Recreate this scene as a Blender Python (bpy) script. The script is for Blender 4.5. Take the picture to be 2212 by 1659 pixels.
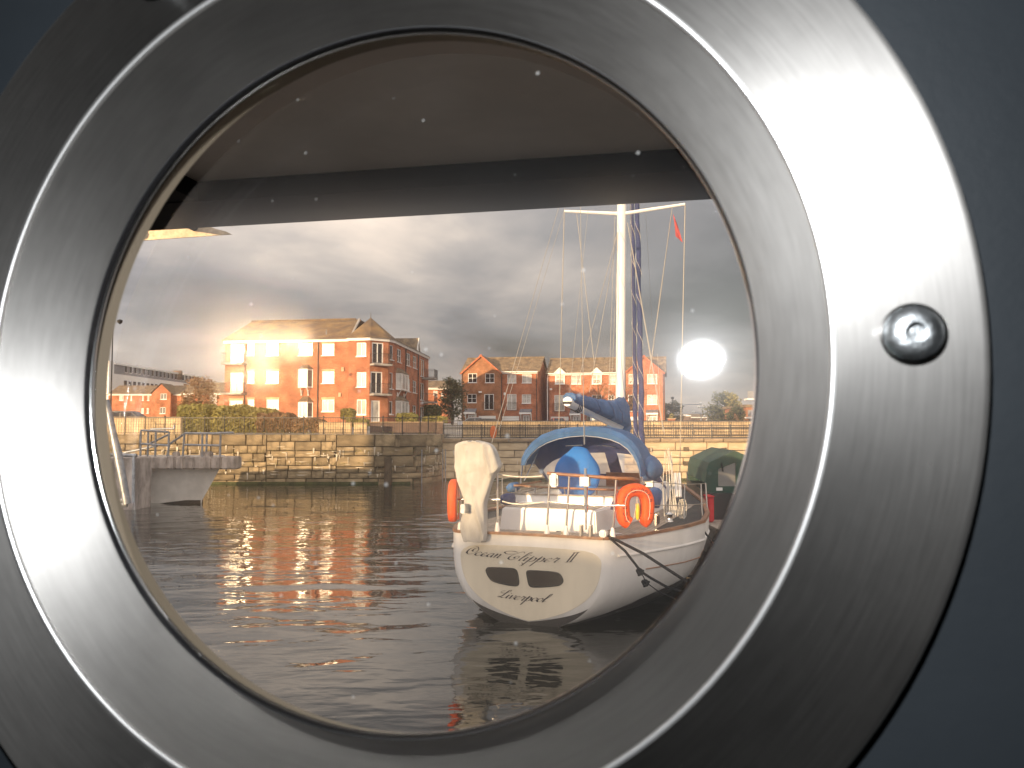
import bpy, bmesh, math, random
from mathutils import Vector, Matrix, noise as mnoise
R = math.radians
random.seed(7)
scene = bpy.context.scene
for o in list(bpy.data.objects):
    bpy.data.objects.remove(o)
COL = scene.collection

# ------------------------------------------------------------------ camera, sky, sun, exposure
F = 1790.0                      # focal length in units of a 2212 x 1659 picture
PITCH = math.atan(100 / F)
EYE = Vector((0, 0, 3.0))
cam_d = bpy.data.cameras.new('camera')
cam_d.sensor_width = 36
cam_d.lens = 36 * F / 2212
cam_d.clip_start = 0.01
cam_d.clip_end = 6000
cam_d.dof.use_dof = True
cam_d.dof.focus_distance = 18
cam_d.dof.aperture_fstop = 26
cam = bpy.data.objects.new('camera', cam_d)
cam.location = EYE
cam.rotation_euler = (R(90) + PITCH, 0, 0)
COL.objects.link(cam)
scene.camera = cam

SUN_AZ = R(34)                  # the sun stands behind the camera, to the left
SUN_EL = R(6.3)
TO_SUN = Vector((-math.sin(SUN_AZ) * math.cos(SUN_EL), -math.cos(SUN_AZ) * math.cos(SUN_EL), math.sin(SUN_EL)))
sun_d = bpy.data.lights.new('sun', 'SUN')
sun_d.energy = 5.0
sun_d.angle = R(0.53)
sun_d.color = (1.0, 0.70, 0.40)
sun = bpy.data.objects.new('sun', sun_d)
sun.rotation_euler = TO_SUN.to_track_quat('Z', 'Y').to_euler()
sun.location = TO_SUN * 200
COL.objects.link(sun)

world = bpy.data.worlds.new('World')
scene.world = world
world.use_nodes = True
wn, wl = world.node_tree.nodes, world.node_tree.links
wn.clear()


def wnode(t, **kw):
    n = wn.new(t)
    for k, v in kw.items():
        setattr(n, k, v)
    return n


def build_world():
    sky = wnode('ShaderNodeTexSky', sky_type='NISHITA', sun_disc=False, sun_elevation=SUN_EL,
                sun_rotation=math.atan2(TO_SUN.x, TO_SUN.y), altitude=20, air_density=1.0, dust_density=2.5)
    co = wnode('ShaderNodeTexCoord')
    sep = wnode('ShaderNodeSeparateXYZ')
    wl.new(co.outputs['Generated'], sep.inputs[0])
    # project the direction on a flat cloud deck so that clouds shrink towards the horizon
    zc = wnode('ShaderNodeMath', operation='MAXIMUM')
    wl.new(sep.outputs['Z'], zc.inputs[0]); zc.inputs[1].default_value = 0.0
    za = wnode('ShaderNodeMath', operation='ADD')
    wl.new(zc.outputs[0], za.inputs[0]); za.inputs[1].default_value = 0.42
    dv = wnode('ShaderNodeVectorMath', operation='DIVIDE')
    wl.new(co.outputs['Generated'], dv.inputs[0])
    cmb = wnode('ShaderNodeCombineXYZ')
    for i in range(3):
        wl.new(za.outputs[0], cmb.inputs[i])
    wl.new(cmb.outputs[0], dv.inputs[1])
    mp = wnode('ShaderNodeMapping')
    wl.new(dv.outputs[0], mp.inputs[0])
    mp.inputs['Location'].default_value = (3.35, 1.9, 0)
    mp.inputs['Rotation'].default_value = (0, 0, R(-24))
    mp.inputs['Scale'].default_value = (0.85, 1.15, 0.0)
    n1 = wnode('ShaderNodeTexNoise')
    wl.new(mp.outputs[0], n1.inputs['Vector'])
    n1.inputs['Scale'].default_value = 1.9
    n1.inputs['Detail'].default_value = 7
    n1.inputs['Roughness'].default_value = 0.52
    n1.inputs['Distortion'].default_value = 0.35
    r1 = wnode('ShaderNodeValToRGB')
    wl.new(n1.outputs['Fac'], r1.inputs[0])
    e = r1.color_ramp.elements
    e[0].position = 0.32; e[0].color = (0.082, 0.075, 0.074, 1)
    e[1].position = 0.72; e[1].color = (0.47, 0.385, 0.32, 1)
    m = e.new(0.46); m.color = (0.145, 0.134, 0.134, 1)
    m = e.new(0.58); m.color = (0.25, 0.218, 0.20, 1)
    n2 = wnode('ShaderNodeTexNoise')
    wl.new(mp.outputs[0], n2.inputs['Vector'])
    n2.inputs['Scale'].default_value = 0.5
    n2.inputs['Detail'].default_value = 3
    r2 = wnode('ShaderNodeValToRGB')
    wl.new(n2.outputs['Fac'], r2.inputs[0])
    r2.color_ramp.elements[0].position = 0.38
    r2.color_ramp.elements[1].position = 0.62
    r2.color_ramp.elements[0].color = (0.98, 0.98, 0.98, 1)
    r2.color_ramp.elements[1].color = (0.88, 0.88, 0.88, 1)
    b1 = wnode('ShaderNodeBackground')
    wl.new(sky.outputs[0], b1.inputs['Color'])
    b1.inputs['Strength'].default_value = 0.12
    b2 = wnode('ShaderNodeBackground')
    wl.new(r1.outputs[0], b2.inputs['Color'])
    # clouds glow more where they stand nearer to the low sun
    dt = wnode('ShaderNodeVectorMath', operation='DOT_PRODUCT')
    wl.new(co.outputs['Generated'], dt.inputs[0]); dt.inputs[1].default_value = TO_SUN
    gm = wnode('ShaderNodeMapRange')
    gm.inputs['From Min'].default_value = -0.75; gm.inputs['From Max'].default_value = 1.0
    gm.inputs['To Min'].default_value = 1.5; gm.inputs['To Max'].default_value = 3.6
    wl.new(dt.outputs['Value'], gm.inputs['Value'])
    # an overcast sky is brighter overhead than at the horizon
    zz = wnode('ShaderNodeMath', operation='MULTIPLY_ADD')
    wl.new(zc.outputs[0], zz.inputs[0]); zz.inputs[1].default_value = 1.3; zz.inputs[2].default_value = 0.85
    zm = wnode('ShaderNodeMath', operation='MULTIPLY')
    wl.new(gm.outputs[0], zm.inputs[0]); wl.new(zz.outputs[0], zm.inputs[1])
    wl.new(zm.outputs[0], b2.inputs['Strength'])
    mx = wnode('ShaderNodeMixShader')
    wl.new(r2.outputs[0], mx.inputs[0])
    wl.new(b1.outputs[0], mx.inputs[1])
    wl.new(b2.outputs[0], mx.inputs[2])
    out = wnode('ShaderNodeOutputWorld')
    wl.new(mx.outputs[0], out.inputs[0])


build_world()
vs = scene.view_settings
vs.view_transform = 'Standard'
vs.look = 'None'
vs.exposure = 0.65
vs.gamma = 1.0
vs.use_curve_mapping = False
cy = scene.cycles
cy.use_denoising = True
cy.max_bounces = 8
cy.transparent_max_bounces = 12
cy.sample_clamp_indirect = 140.0
cy.blur_glossy = 0.0
cy.caustics_reflective = True
cy.caustics_refractive = False

# ------------------------------------------------------------------ helpers: pictures of the place -> points in it
CP, SP = math.cos(PITCH), math.sin(PITCH)


def ray(px, py):
    x, y = (px - 1106) / F, (829.5 - py) / F
    return Vector((x, CP - y * SP, SP + y * CP))


def P(px, py, Y):
    d = ray(px, py)
    return EYE + d * (Y / d.y)


def X(px, Y, py=870):
    return P(px, py, Y).x


def Z(py, Y, px=1106):
    return P(px, py, Y).z


def on_line(px, py, o, u):
    """where the sight line meets the upright plane through o along u: distance along u, height"""
    d = ray(px, py)
    ux, uy = u
    den = d.x * uy - d.y * ux
    t = (o[0] * uy - o[1] * ux) / den
    p = EYE + d * t
    return (p.x - o[0]) * ux + (p.y - o[1]) * uy, p.z


def c1(x, y): return ((380 + x / 2.765) * .576, (1100 + y / 2.765) * .576)
def c2(x, y): return ((1080 + x / 2.765) * .576, (1100 + y / 2.765) * .576)
def c3(x, y): return ((1680 + x / 3.687) * .576, (1250 + y / 3.687) * .576)
def c4(x, y): return ((2240 + x / 3.687) * .576, (1250 + y / 3.687) * .576)
def c5(x, y): return ((380 + x / 3.687) * .576, (1500 + y / 3.687) * .576)
def c7(x, y): return ((1640 + x / 3.16) * .576, (1500 + y / 3.16) * .576)
def c8(x, y): return ((2140 + x / 3.16) * .576, (1500 + y / 3.16) * .576)
def ct(x, y): return ((1660 + x / 3.16) * .576, (1900 + y / 3.16) * .576)
def cr(x, y): return ((1950 + x / 2.074) * .576, (700 + y / 2.074) * .576)


# ------------------------------------------------------------------ helpers: materials
MATS = {}


def mat(name, col, rough=0.6, metal=0.0, var=0.0, vscale=3.0, bump=0.0, bscale=30.0, spec=0.5, rnd=0.0,
        stretch=(1, 1, 1), col2=None, detail=5, coords='Object', ramp=(0.38, 0.66)):
    if name in MATS:
        return MATS[name]
    m = bpy.data.materials.new(name)
    m.use_nodes = True
    nt = m.node_tree
    b = nt.nodes['Principled BSDF']
    b.inputs['Base Color'].default_value = (*col, 1)
    b.inputs['Roughness'].default_value = rough
    b.inputs['Metallic'].default_value = metal
    b.inputs['Specular IOR Level'].default_value = spec
    tc = None
    if var or bump or rnd or col2:
        tc = nt.nodes.new('ShaderNodeTexCoord')
        mp = nt.nodes.new('ShaderNodeMapping')
        mp.inputs['Scale'].default_value = stretch
        nt.links.new(tc.outputs[coords], mp.inputs[0])
    src = None
    if var or col2:
        n = nt.nodes.new('ShaderNodeTexNoise')
        n.inputs['Scale'].default_value = vscale
        n.inputs['Detail'].default_value = detail
        n.inputs['Roughness'].default_value = 0.6
        nt.links.new(mp.outputs[0], n.inputs['Vector'])
        r = nt.nodes.new('ShaderNodeValToRGB')
        nt.links.new(n.outputs['Fac'], r.inputs[0])
        e = r.color_ramp.elements
        e[0].position, e[1].position = ramp
        e[0].color = (*[c * (1 - var) for c in col], 1)
        e[1].color = (*(col2 if col2 else [min(1, c * (1 + var)) for c in col]), 1)
        src = r.outputs[0]
    if rnd:
        oi = nt.nodes.new('ShaderNodeObjectInfo')
        mr = nt.nodes.new('ShaderNodeMapRange')
        mr.inputs['To Min'].default_value = 1 - rnd
        mr.inputs['To Max'].default_value = 1 + rnd
        nt.links.new(oi.outputs['Random'], mr.inputs['Value'])
        vm = nt.nodes.new('ShaderNodeVectorMath')
        vm.operation = 'SCALE'
        if src is not None:
            nt.links.new(src, vm.inputs[0])
        else:
            vm.inputs[0].default_value = col
        nt.links.new(mr.outputs[0], vm.inputs['Scale'])
        src = vm.outputs[0]
    if src is not None:
        nt.links.new(src, b.inputs['Base Color'])
    if bump:
        n2 = nt.nodes.new('ShaderNodeTexNoise')
        n2.inputs['Scale'].default_value = bscale
        n2.inputs['Detail'].default_value = 4
        nt.links.new(mp.outputs[0], n2.inputs['Vector'])
        bp = nt.nodes.new('ShaderNodeBump')
        bp.inputs['Strength'].default_value = 1.0
        bp.inputs['Distance'].default_value = bump
        nt.links.new(n2.outputs['Fac'], bp.inputs['Height'])
        nt.links.new(bp.outputs[0], b.inputs['Normal'])
    MATS[name] = m
    return m


def brick_mat(name, c1_, c2_, mortar, bw=0.225, bh=0.075, stain=0.36):
    """courses of brick running round every upright face (x + y along, z up)"""
    m = bpy.data.materials.new(name)
    m.use_nodes = True
    nt = m.node_tree
    b = nt.nodes['Principled BSDF']
    b.inputs['Roughness'].default_value = 0.85
    b.inputs['Specular IOR Level'].default_value = 0.2
    g = nt.nodes.new('ShaderNodeNewGeometry')
    s = nt.nodes.new('ShaderNodeSeparateXYZ')
    nt.links.new(g.outputs['Position'], s.inputs[0])
    ad = nt.nodes.new('ShaderNodeMath')
    nt.links.new(s.outputs[0], ad.inputs[0]); nt.links.new(s.outputs[1], ad.inputs[1])
    cb = nt.nodes.new('ShaderNodeCombineXYZ')
    nt.links.new(ad.outputs[0], cb.inputs[0]); nt.links.new(s.outputs[2], cb.inputs[1])
    br = nt.nodes.new('ShaderNodeTexBrick')
    nt.links.new(cb.outputs[0], br.inputs['Vector'])
    br.inputs['Color1'].default_value = (*c1_, 1)
    br.inputs['Color2'].default_value = (*c2_, 1)
    br.inputs['Mortar'].default_value = (*mortar, 1)
    br.inputs['Scale'].default_value = 1
    br.inputs['Mortar Size'].default_value = 0.006
    br.inputs['Brick Width'].default_value = bw
    br.inputs['Row Height'].default_value = bh
    n = nt.nodes.new('ShaderNodeTexNoise')
    n.inputs['Scale'].default_value = 0.9
    n.inputs['Detail'].default_value = 8
    nt.links.new(g.outputs['Position'], n.inputs['Vector'])
    mr = nt.nodes.new('ShaderNodeMapRange')
    mr.inputs['From Min'].default_value = 0.3; mr.inputs['From Max'].default_value = 0.7
    mr.inputs['To Min'].default_value = 1 - stain; mr.inputs['To Max'].default_value = 1 + stain
    nt.links.new(n.outputs['Fac'], mr.inputs['Value'])
    vm = nt.nodes.new('ShaderNodeVectorMath'); vm.operation = 'SCALE'
    nt.links.new(br.outputs['Color'], vm.inputs[0]); nt.links.new(mr.outputs[0], vm.inputs['Scale'])
    nt.links.new(vm.outputs[0], b.inputs['Base Color'])
    bp = nt.nodes.new('ShaderNodeBump'); bp.inputs['Distance'].default_value = 0.006
    bp.invert = True
    nt.links.new(br.outputs['Fac'], bp.inputs['Height'])
    nt.links.new(bp.outputs[0], b.inputs['Normal'])
    MATS[name] = m
    return m


def metal_brushed(name, col, rough, aniso, bump=0.0):
    m = bpy.data.materials.new(name)
    m.use_nodes = True
    nt = m.node_tree
    b = nt.nodes['Principled BSDF']
    b.inputs['Base Color'].default_value = (*col, 1)
    b.inputs['Metallic'].default_value = 1.0
    b.inputs['Anisotropic'].default_value = aniso
    b.inputs['Anisotropic Rotation'].default_value = 0.25
    tg = nt.nodes.new('ShaderNodeTangent')
    tg.direction_type = 'RADIAL'; tg.axis = 'Z'
    nt.links.new(tg.outputs[0], b.inputs['Tangent'])
    # fine turned lines and handling marks
    tc = nt.nodes.new('ShaderNodeTexCoord')
    s = nt.nodes.new('ShaderNodeSeparateXYZ')
    nt.links.new(tc.outputs['Object'], s.inputs[0])
    ln = nt.nodes.new('ShaderNodeVectorMath'); ln.operation = 'LENGTH'
    nt.links.new(tc.outputs['Object'], ln.inputs[0])
    at = nt.nodes.new('ShaderNodeMath'); at.operation = 'ARCTAN2'
    nt.links.new(s.outputs[1], at.inputs[0]); nt.links.new(s.outputs[0], at.inputs[1])
    cb = nt.nodes.new('ShaderNodeCombineXYZ')
    k = nt.nodes.new('ShaderNodeMath'); k.operation = 'MULTIPLY'; k.inputs[1].default_value = 900
    nt.links.new(ln.outputs['Value'], k.inputs[0])
    nt.links.new(k.outputs[0], cb.inputs[0])
    k2 = nt.nodes.new('ShaderNodeMath'); k2.operation = 'MULTIPLY'; k2.inputs[1].default_value = 7
    nt.links.new(at.outputs[0], k2.inputs[0]); nt.links.new(k2.outputs[0], cb.inputs[1])
    n = nt.nodes.new('ShaderNodeTexNoise'); n.inputs['Scale'].default_value = 1.0
    n.inputs['Detail'].default_value = 4
    nt.links.new(cb.outputs[0], n.inputs['Vector'])
    n2 = nt.nodes.new('ShaderNodeTexNoise'); n2.inputs['Scale'].default_value = 26
    n2.inputs['Detail'].default_value = 6; n2.inputs['Roughness'].default_value = 0.65
    nt.links.new(tc.outputs['Object'], n2.inputs['Vector'])
    mul = nt.nodes.new('ShaderNodeMath'); mul.operation = 'ADD'
    nt.links.new(n.outputs['Fac'], mul.inputs[0]); nt.links.new(n2.outputs['Fac'], mul.inputs[1])
    mr = nt.nodes.new('ShaderNodeMapRange')
    mr.inputs['From Min'].default_value = 0.6; mr.inputs['From Max'].default_value = 1.4
    mr.inputs['To Min'].default_value = rough * 0.96; mr.inputs['To Max'].default_value = rough * 1.04
    nt.links.new(mul.outputs[0], mr.inputs['Value'])
    nt.links.new(mr.outputs[0], b.inputs['Roughness'])
    mc = nt.nodes.new('ShaderNodeMapRange')
    mc.inputs['From Min'].default_value = 0.6; mc.inputs['From Max'].default_value = 1.4
    mc.inputs['To Min'].default_value = 0.88; mc.inputs['To Max'].default_value = 1.09
    nt.links.new(mul.outputs[0], mc.inputs['Value'])
    vm = nt.nodes.new('ShaderNodeVectorMath'); vm.operation = 'SCALE'
    vm.inputs[0].default_value = col
    nt.links.new(mc.outputs[0], vm.inputs['Scale'])
    nt.links.new(vm.outputs[0], b.inputs['Base Color'])
    MATS[name] = m
    return m


def leaf_mat(name, a, bcol):
    m = mat(name, a, 0.6, col2=bcol, var=0.25, vscale=0.9, spec=0.25, ramp=(0.35, 0.65))
    b = m.node_tree.nodes['Principled BSDF']
    b.inputs['Subsurface Weight'].default_value = 0.0
    return m


def window_glass(name, base, rough):
    m = mat(name, base, rough, spec=0.5, var=0.35, vscale=0.8)
    return m


brick_mat('brick_orange', (0.47, 0.165, 0.078), (0.35, 0.11, 0.052), (0.40, 0.27, 0.19))
brick_mat('brick_brown', (0.34, 0.14, 0.065), (0.26, 0.10, 0.045), (0.33, 0.25, 0.18))
brick_mat('brick_yellow', (0.60, 0.46, 0.28), (0.50, 0.37, 0.22), (0.20, 0.14, 0.09), 0.36, 0.16)
brick_mat('brick_dark', (0.15, 0.10, 0.08), (0.11, 0.075, 0.06), (0.1, 0.09, 0.08))
mat('roof_tile', (0.17, 0.125, 0.085), 0.9, var=0.35, vscale=1.6, bump=0.05, bscale=5, col2=(0.26, 0.19, 0.11))
mat('roof_lichen', (0.145, 0.10, 0.065), 0.9, var=0.3, vscale=0.9, bump=0.05, bscale=5, col2=(0.24, 0.155, 0.065))
mat('white_paint', (0.80, 0.79, 0.76), 0.45, var=0.06, vscale=2)
mat('white_plastic', (0.78, 0.78, 0.77), 0.35)
mat('grey_cladding', (0.23, 0.235, 0.25), 0.6, var=0.1)
mat('lead_grey', (0.16, 0.17, 0.19), 0.6, var=0.2)
mat('black_iron', (0.022, 0.021, 0.022), 0.45, var=0.3, vscale=8)
mat('galvanised', (0.30, 0.32, 0.35), 0.45, 0.7, var=0.25, vscale=6)
mat('concrete', (0.34, 0.32, 0.29), 0.9, var=0.3, vscale=1.5, bump=0.02, bscale=9)
mat('paving', (0.25, 0.23, 0.20), 0.9, var=0.25, vscale=0.7)
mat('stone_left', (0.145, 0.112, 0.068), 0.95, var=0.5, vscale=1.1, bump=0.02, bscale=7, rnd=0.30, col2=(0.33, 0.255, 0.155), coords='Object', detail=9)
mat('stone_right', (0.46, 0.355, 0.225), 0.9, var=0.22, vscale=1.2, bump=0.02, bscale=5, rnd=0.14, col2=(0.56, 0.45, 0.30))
mat('stone_cope', (0.27, 0.20, 0.125), 0.9, var=0.3, vscale=1.4, bump=0.02, bscale=6, rnd=0.15)
mat('mortar', (0.20, 0.165, 0.115), 0.95, var=0.5, vscale=0.8)
mat('lime_streak', (0.58, 0.52, 0.42), 0.9, var=0.15, vscale=4)
mat('weed', (0.05, 0.06, 0.02), 0.9, var=0.4, vscale=4)
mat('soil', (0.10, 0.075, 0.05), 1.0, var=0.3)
mat('asphalt', (0.055, 0.053, 0.05), 0.9, var=0.2)
mat('wood_bark', (0.09, 0.06, 0.04), 0.9, var=0.3)
leaf_mat('leaf_hedge', (0.215, 0.19, 0.05), (0.34, 0.30, 0.085))
leaf_mat('leaf_brown', (0.20, 0.115, 0.055), (0.30, 0.185, 0.09))
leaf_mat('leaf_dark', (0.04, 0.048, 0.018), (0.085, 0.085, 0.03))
leaf_mat('leaf_autumn', (0.20, 0.095, 0.03), (0.30, 0.17, 0.05))
leaf_mat('leaf_pale', (0.22, 0.20, 0.07), (0.34, 0.30, 0.12))
window_glass('glass_low_sun', (0.16, 0.16, 0.155), 0.175)
window_glass('glass_sun_glint', (0.10, 0.10, 0.10), 0.095)
window_glass('glass_dark', (0.02, 0.022, 0.026), 0.05)
window_glass('glass_curtain', (0.48, 0.47, 0.44), 0.10)
mat('garage_white', (0.76, 0.76, 0.74), 0.5)
mat('car_silver', (0.45, 0.46, 0.48), 0.3, 0.6)
mat('car_dark', (0.03, 0.032, 0.035), 0.25)
mat('car_white', (0.7, 0.7, 0.7), 0.3)
mat('car_red', (0.28, 0.06, 0.03), 0.3)
mat('rubber', (0.02, 0.02, 0.02), 0.8)
mat('lamp_red', (0.55, 0.02, 0.02), 0.3)
mat('lamp_clear', (0.7, 0.7, 0.65), 0.2)
mat('terracotta', (0.42, 0.13, 0.06), 0.8, var=0.2)


# ------------------------------------------------------------------ helpers: geometry and objects
class MB:
    def __init__(s):
        s.v = []
        s.f = []

    def add(s, vs_, fs):
        n = len(s.v)
        s.v += [tuple(v) for v in vs_]
        s.f += [tuple(i + n for i in f) for f in fs]
        return s

    def quad(s, a, b, c, d):
        return s.add([a, b, c, d], [(0, 1, 2, 3)])

    def box(s, x0, x1, y0, y1, z0, z1):
        v = [(x, y, z) for z in (z0, z1) for y in (y0, y1) for x in (x0, x1)]
        return s.add(v, [(0, 2, 3, 1), (4, 5, 7, 6), (0, 1, 5, 4), (2, 6, 7, 3), (0, 4, 6, 2), (1, 3, 7, 5)])

    def obox(s, c, a, b, d):
        """box by centre and three half-axis vectors"""
        c, a, b, d = Vector(c), Vector(a), Vector(b), Vector(d)
        v = [c + a * i + b * j + d * k for k in (-1, 1) for j in (-1, 1) for i in (-1, 1)]
        return s.add(v, [(0, 2, 3, 1), (4, 5, 7, 6), (0, 1, 5, 4), (2, 6, 7, 3), (0, 4, 6, 2), (1, 3, 7, 5)])

    def tube(s, pts, r, n=8, cap=True):
        pts = [Vector(p) for p in pts]
        rs = r if isinstance(r, (list, tuple)) else [r] * len(pts)
        base = len(s.v)
        t0 = (pts[1] - pts[0]).normalized()
        a = t0.orthogonal().normalized()
        for i, p in enumerate(pts):
            t = (pts[min(i + 1, len(pts) - 1)] - pts[max(i - 1, 0)]).normalized()
            a = (a - t * a.dot(t)).normalized()
            b = t.cross(a)
            for k in range(n):
                w = 2 * math.pi * k / n
                s.v.append(tuple(p + (a * math.cos(w) + b * math.sin(w)) * rs[i]))
        for i in range(len(pts) - 1):
            for k in range(n):
                k2 = (k + 1) % n
                s.f.append((base + i * n + k, base + i * n + k2, base + (i + 1) * n + k2, base + (i + 1) * n + k))
        if cap:
            s.f.append(tuple(base + k for k in reversed(range(n))))
            m = base + (len(pts) - 1) * n
            s.f.append(tuple(m + k for k in range(n)))
        return s

    def lathe(s, prof, n=96, close=False):
        """profile of (r, z) round the z axis"""
        base = len(s.v)
        m = len(prof)
        for r, z in prof:
            for k in range(n):
                w = 2 * math.pi * k / n
                s.v.append((r * math.cos(w), r * math.sin(w), z))
        for i in range(m if close else m - 1):
            j = (i + 1) % m
            for k in range(n):
                k2 = (k + 1) % n
                s.f.append((base + i * n + k, base + i * n + k2, base + j * n + k2, base + j * n + k))
        return s

    def prism(s, poly, a, b):
        """polygon of 3D points moved from offset a to offset b"""
        a, b = Vector(a), Vector(b)
        n = len(poly)
        v = [Vector(p) + a for p in poly] + [Vector(p) + b for p in poly]
        f = [tuple(reversed(range(n))), tuple(range(n, 2 * n))]
        f += [(i, (i + 1) % n, n + (i + 1) % n, n + i) for i in range(n)]
        return s.add(v, f)

    def loft(s, rings, close=False, cap=False):
        base = len(s.v)
        n = len(rings[0])
        for r in rings:
            s.v += [tuple(p) for p in r]
        for i in range(len(rings) - 1):
            for k in range(n if close else n - 1):
                k2 = (k + 1) % n
                s.f.append((base + i * n + k, base + i * n + k2, base + (i + 1) * n + k2, base + (i + 1) * n + k))
        if cap:
            s.f.append(tuple(base + k for k in reversed(range(n))))
            m = base + (len(rings) - 1) * n
            s.f.append(tuple(m + k for k in range(n)))
        return s

    def mesh(s, name, material, smooth=None):
        me = bpy.data.meshes.new(name)
        me.from_pydata(s.v, [], s.f)
        me.update()
        bm = bmesh.new(); bm.from_mesh(me)
        bmesh.ops.recalc_face_normals(bm, faces=bm.faces)
        bm.to_mesh(me); bm.free()
        if material:
            me.materials.append(MATS[material] if isinstance(material, str) else material)
        if smooth is not None:
            me.polygons.foreach_set('use_smooth', [True] * len(me.polygons))
            if smooth < 180:
                me.set_sharp_from_angle(angle=R(smooth))
        return me

    def build(s, name, material, parent=None, smooth=None, local=False, kind=None, bevel=0):
        org = Vector((0, 0, 0))
        if parent is not None and not local:
            org = ORG.get(parent.name, org)
        if org.length:
            s.v = [tuple(Vector(v) - org) for v in s.v]
        me = s.mesh(name, material, smooth)
        if bevel:
            bm = bmesh.new(); bm.from_mesh(me)
            bmesh.ops.bevel(bm, geom=bm.edges[:], offset=bevel, segments=2, affect='EDGES', clamp_overlap=True)
            bm.to_mesh(me); bm.free()
        o = bpy.data.objects.new(name, me)
        COL.objects.link(o)
        if parent is not None:
            o.parent = parent
            ORG[o.name] = ORG.get(parent.name, Vector((0, 0, 0)))
        if kind:
            o['kind'] = kind
        return o


ORG = {}


def tag(o, label, cat, group=None, kind=None):
    o['label'] = label
    o['category'] = cat
    if group:
        o['group'] = group
    if kind:
        o['kind'] = kind
    return o


def thing(name, label, cat, loc=(0, 0, 0), group=None):
    o = bpy.data.objects.new(name, None)
    o.empty_display_size = 0.2
    COL.objects.link(o)
    o.location = loc
    ORG[o.name] = Vector(loc)
    return tag(o, label, cat, group)


def inst(name, me, parent, loc, rot=(0, 0, 0), scale=(1, 1, 1)):
    o = bpy.data.objects.new(name, me)
    COL.objects.link(o)
    if parent is not None:
        o.parent = parent
        loc = Vector(loc) - ORG.get(parent.name, Vector((0, 0, 0)))
    o.location = loc
    o.rotation_euler = rot
    o.scale = scale
    return o


def structure(o):
    o['kind'] = 'structure'
    return o


# ------------------------------------------------------------------ the setting: water and ground
def build_water():
    m = bpy.data.materials.new('dock_water')
    m.use_nodes = True
    nt = m.node_tree
    b = nt.nodes['Principled BSDF']
    b.inputs['Base Color'].default_value = (0.016, 0.016, 0.013, 1)
    b.inputs['Roughness'].default_value = 0.035
    b.inputs['IOR'].default_value = 1.42
    b.inputs['Specular IOR Level'].default_value = 0.5
    g = nt.nodes.new('ShaderNodeNewGeometry')

    def nz(scale, stretch, rot, detail, dist=0.0):
        mp = nt.nodes.new('ShaderNodeMapping')
        mp.inputs['Scale'].default_value = stretch
        mp.inputs['Rotation'].default_value = (0, 0, R(rot))
        nt.links.new(g.outputs['Position'], mp.inputs[0])
        n = nt.nodes.new('ShaderNodeTexNoise')
        n.inputs['Scale'].default_value = scale
        n.inputs['Detail'].default_value = detail
        n.inputs['Roughness'].default_value = 0.45
        n.inputs['Distortion'].default_value = dist
        nt.links.new(mp.outputs[0], n.inputs['Vector'])
        return n.outputs['Fac']
    a = nz(0.55, (0.55, 1.0, 1), 8, 2.0, 0.3)
    c = nz(1.55, (0.5, 1.0, 1), -10, 2.3, 0.4)
    d = nz(6.0, (0.6, 1.0, 1), 15, 2.0, 0.2)

    def mul(x, k):
        q = nt.nodes.new('ShaderNodeMath'); q.operation = 'MULTIPLY'; q.inputs[1].default_value = k
        nt.links.new(x, q.inputs[0]); return q.outputs[0]

    def add(x, y):
        q = nt.nodes.new('ShaderNodeMath'); q.operation = 'ADD'
        nt.links.new(x, q.inputs[0]); nt.links.new(y, q.inputs[1]); return q.outputs[0]
    # wind ruffles the water in patches
    pt = nz(0.10, (0.7, 1.4, 1), 5, 2.0)
    mr = nt.nodes.new('ShaderNodeMapRange')
    mr.inputs['From Min'].default_value = 0.35; mr.inputs['From Max'].default_value = 0.65
    mr.inputs['To Min'].default_value = 0.5; mr.inputs['To Max'].default_value = 1.25
    nt.links.new(pt, mr.inputs['Value'])
    q = nt.nodes.new('ShaderNodeMath'); q.operation = 'MULTIPLY'
    nt.links.new(add(mul(c, 0.036), mul(d, 0.0042)), q.inputs[0]); nt.links.new(mr.outputs[0], q.inputs[1])
    h = add(mul(a, 0.060), q.outputs[0])
    bp = nt.nodes.new('ShaderNodeBump')
    bp.inputs['Distance'].default_value = 1.0
    bp.inputs['Strength'].default_value = 1.0
    nt.links.new(h, bp.inputs['Height'])
    nt.links.new(bp.outputs[0], b.inputs['Normal'])
    MATS['dock_water'] = m
    structure(MB().quad((-260, -60, 0), (260, -60, 0), (260, 60, 0), (-260, 60, 0)).build('dock_water', 'dock_water'))


build_water()

LEFT_Y, RIGHT_Y = 46.5, 50.2
LEFT_TOP, RIGHT_TOP = 2.78, Z(947, RIGHT_Y)
CORNER = [P(852, 990, LEFT_Y), P(885, 990, LEFT_Y + .25), P(912, 990, LEFT_Y + 0.9), P(935, 990, LEFT_Y + 1.9), P(951, 990, LEFT_Y + 3.2)]
WALL_PTS = [Vector((-160, LEFT_Y, 0))] + [Vector((p.x, p.y, 0)) for p in CORNER] + [Vector((X(955, RIGHT_Y, 990), RIGHT_Y + .6, 0))]


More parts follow.
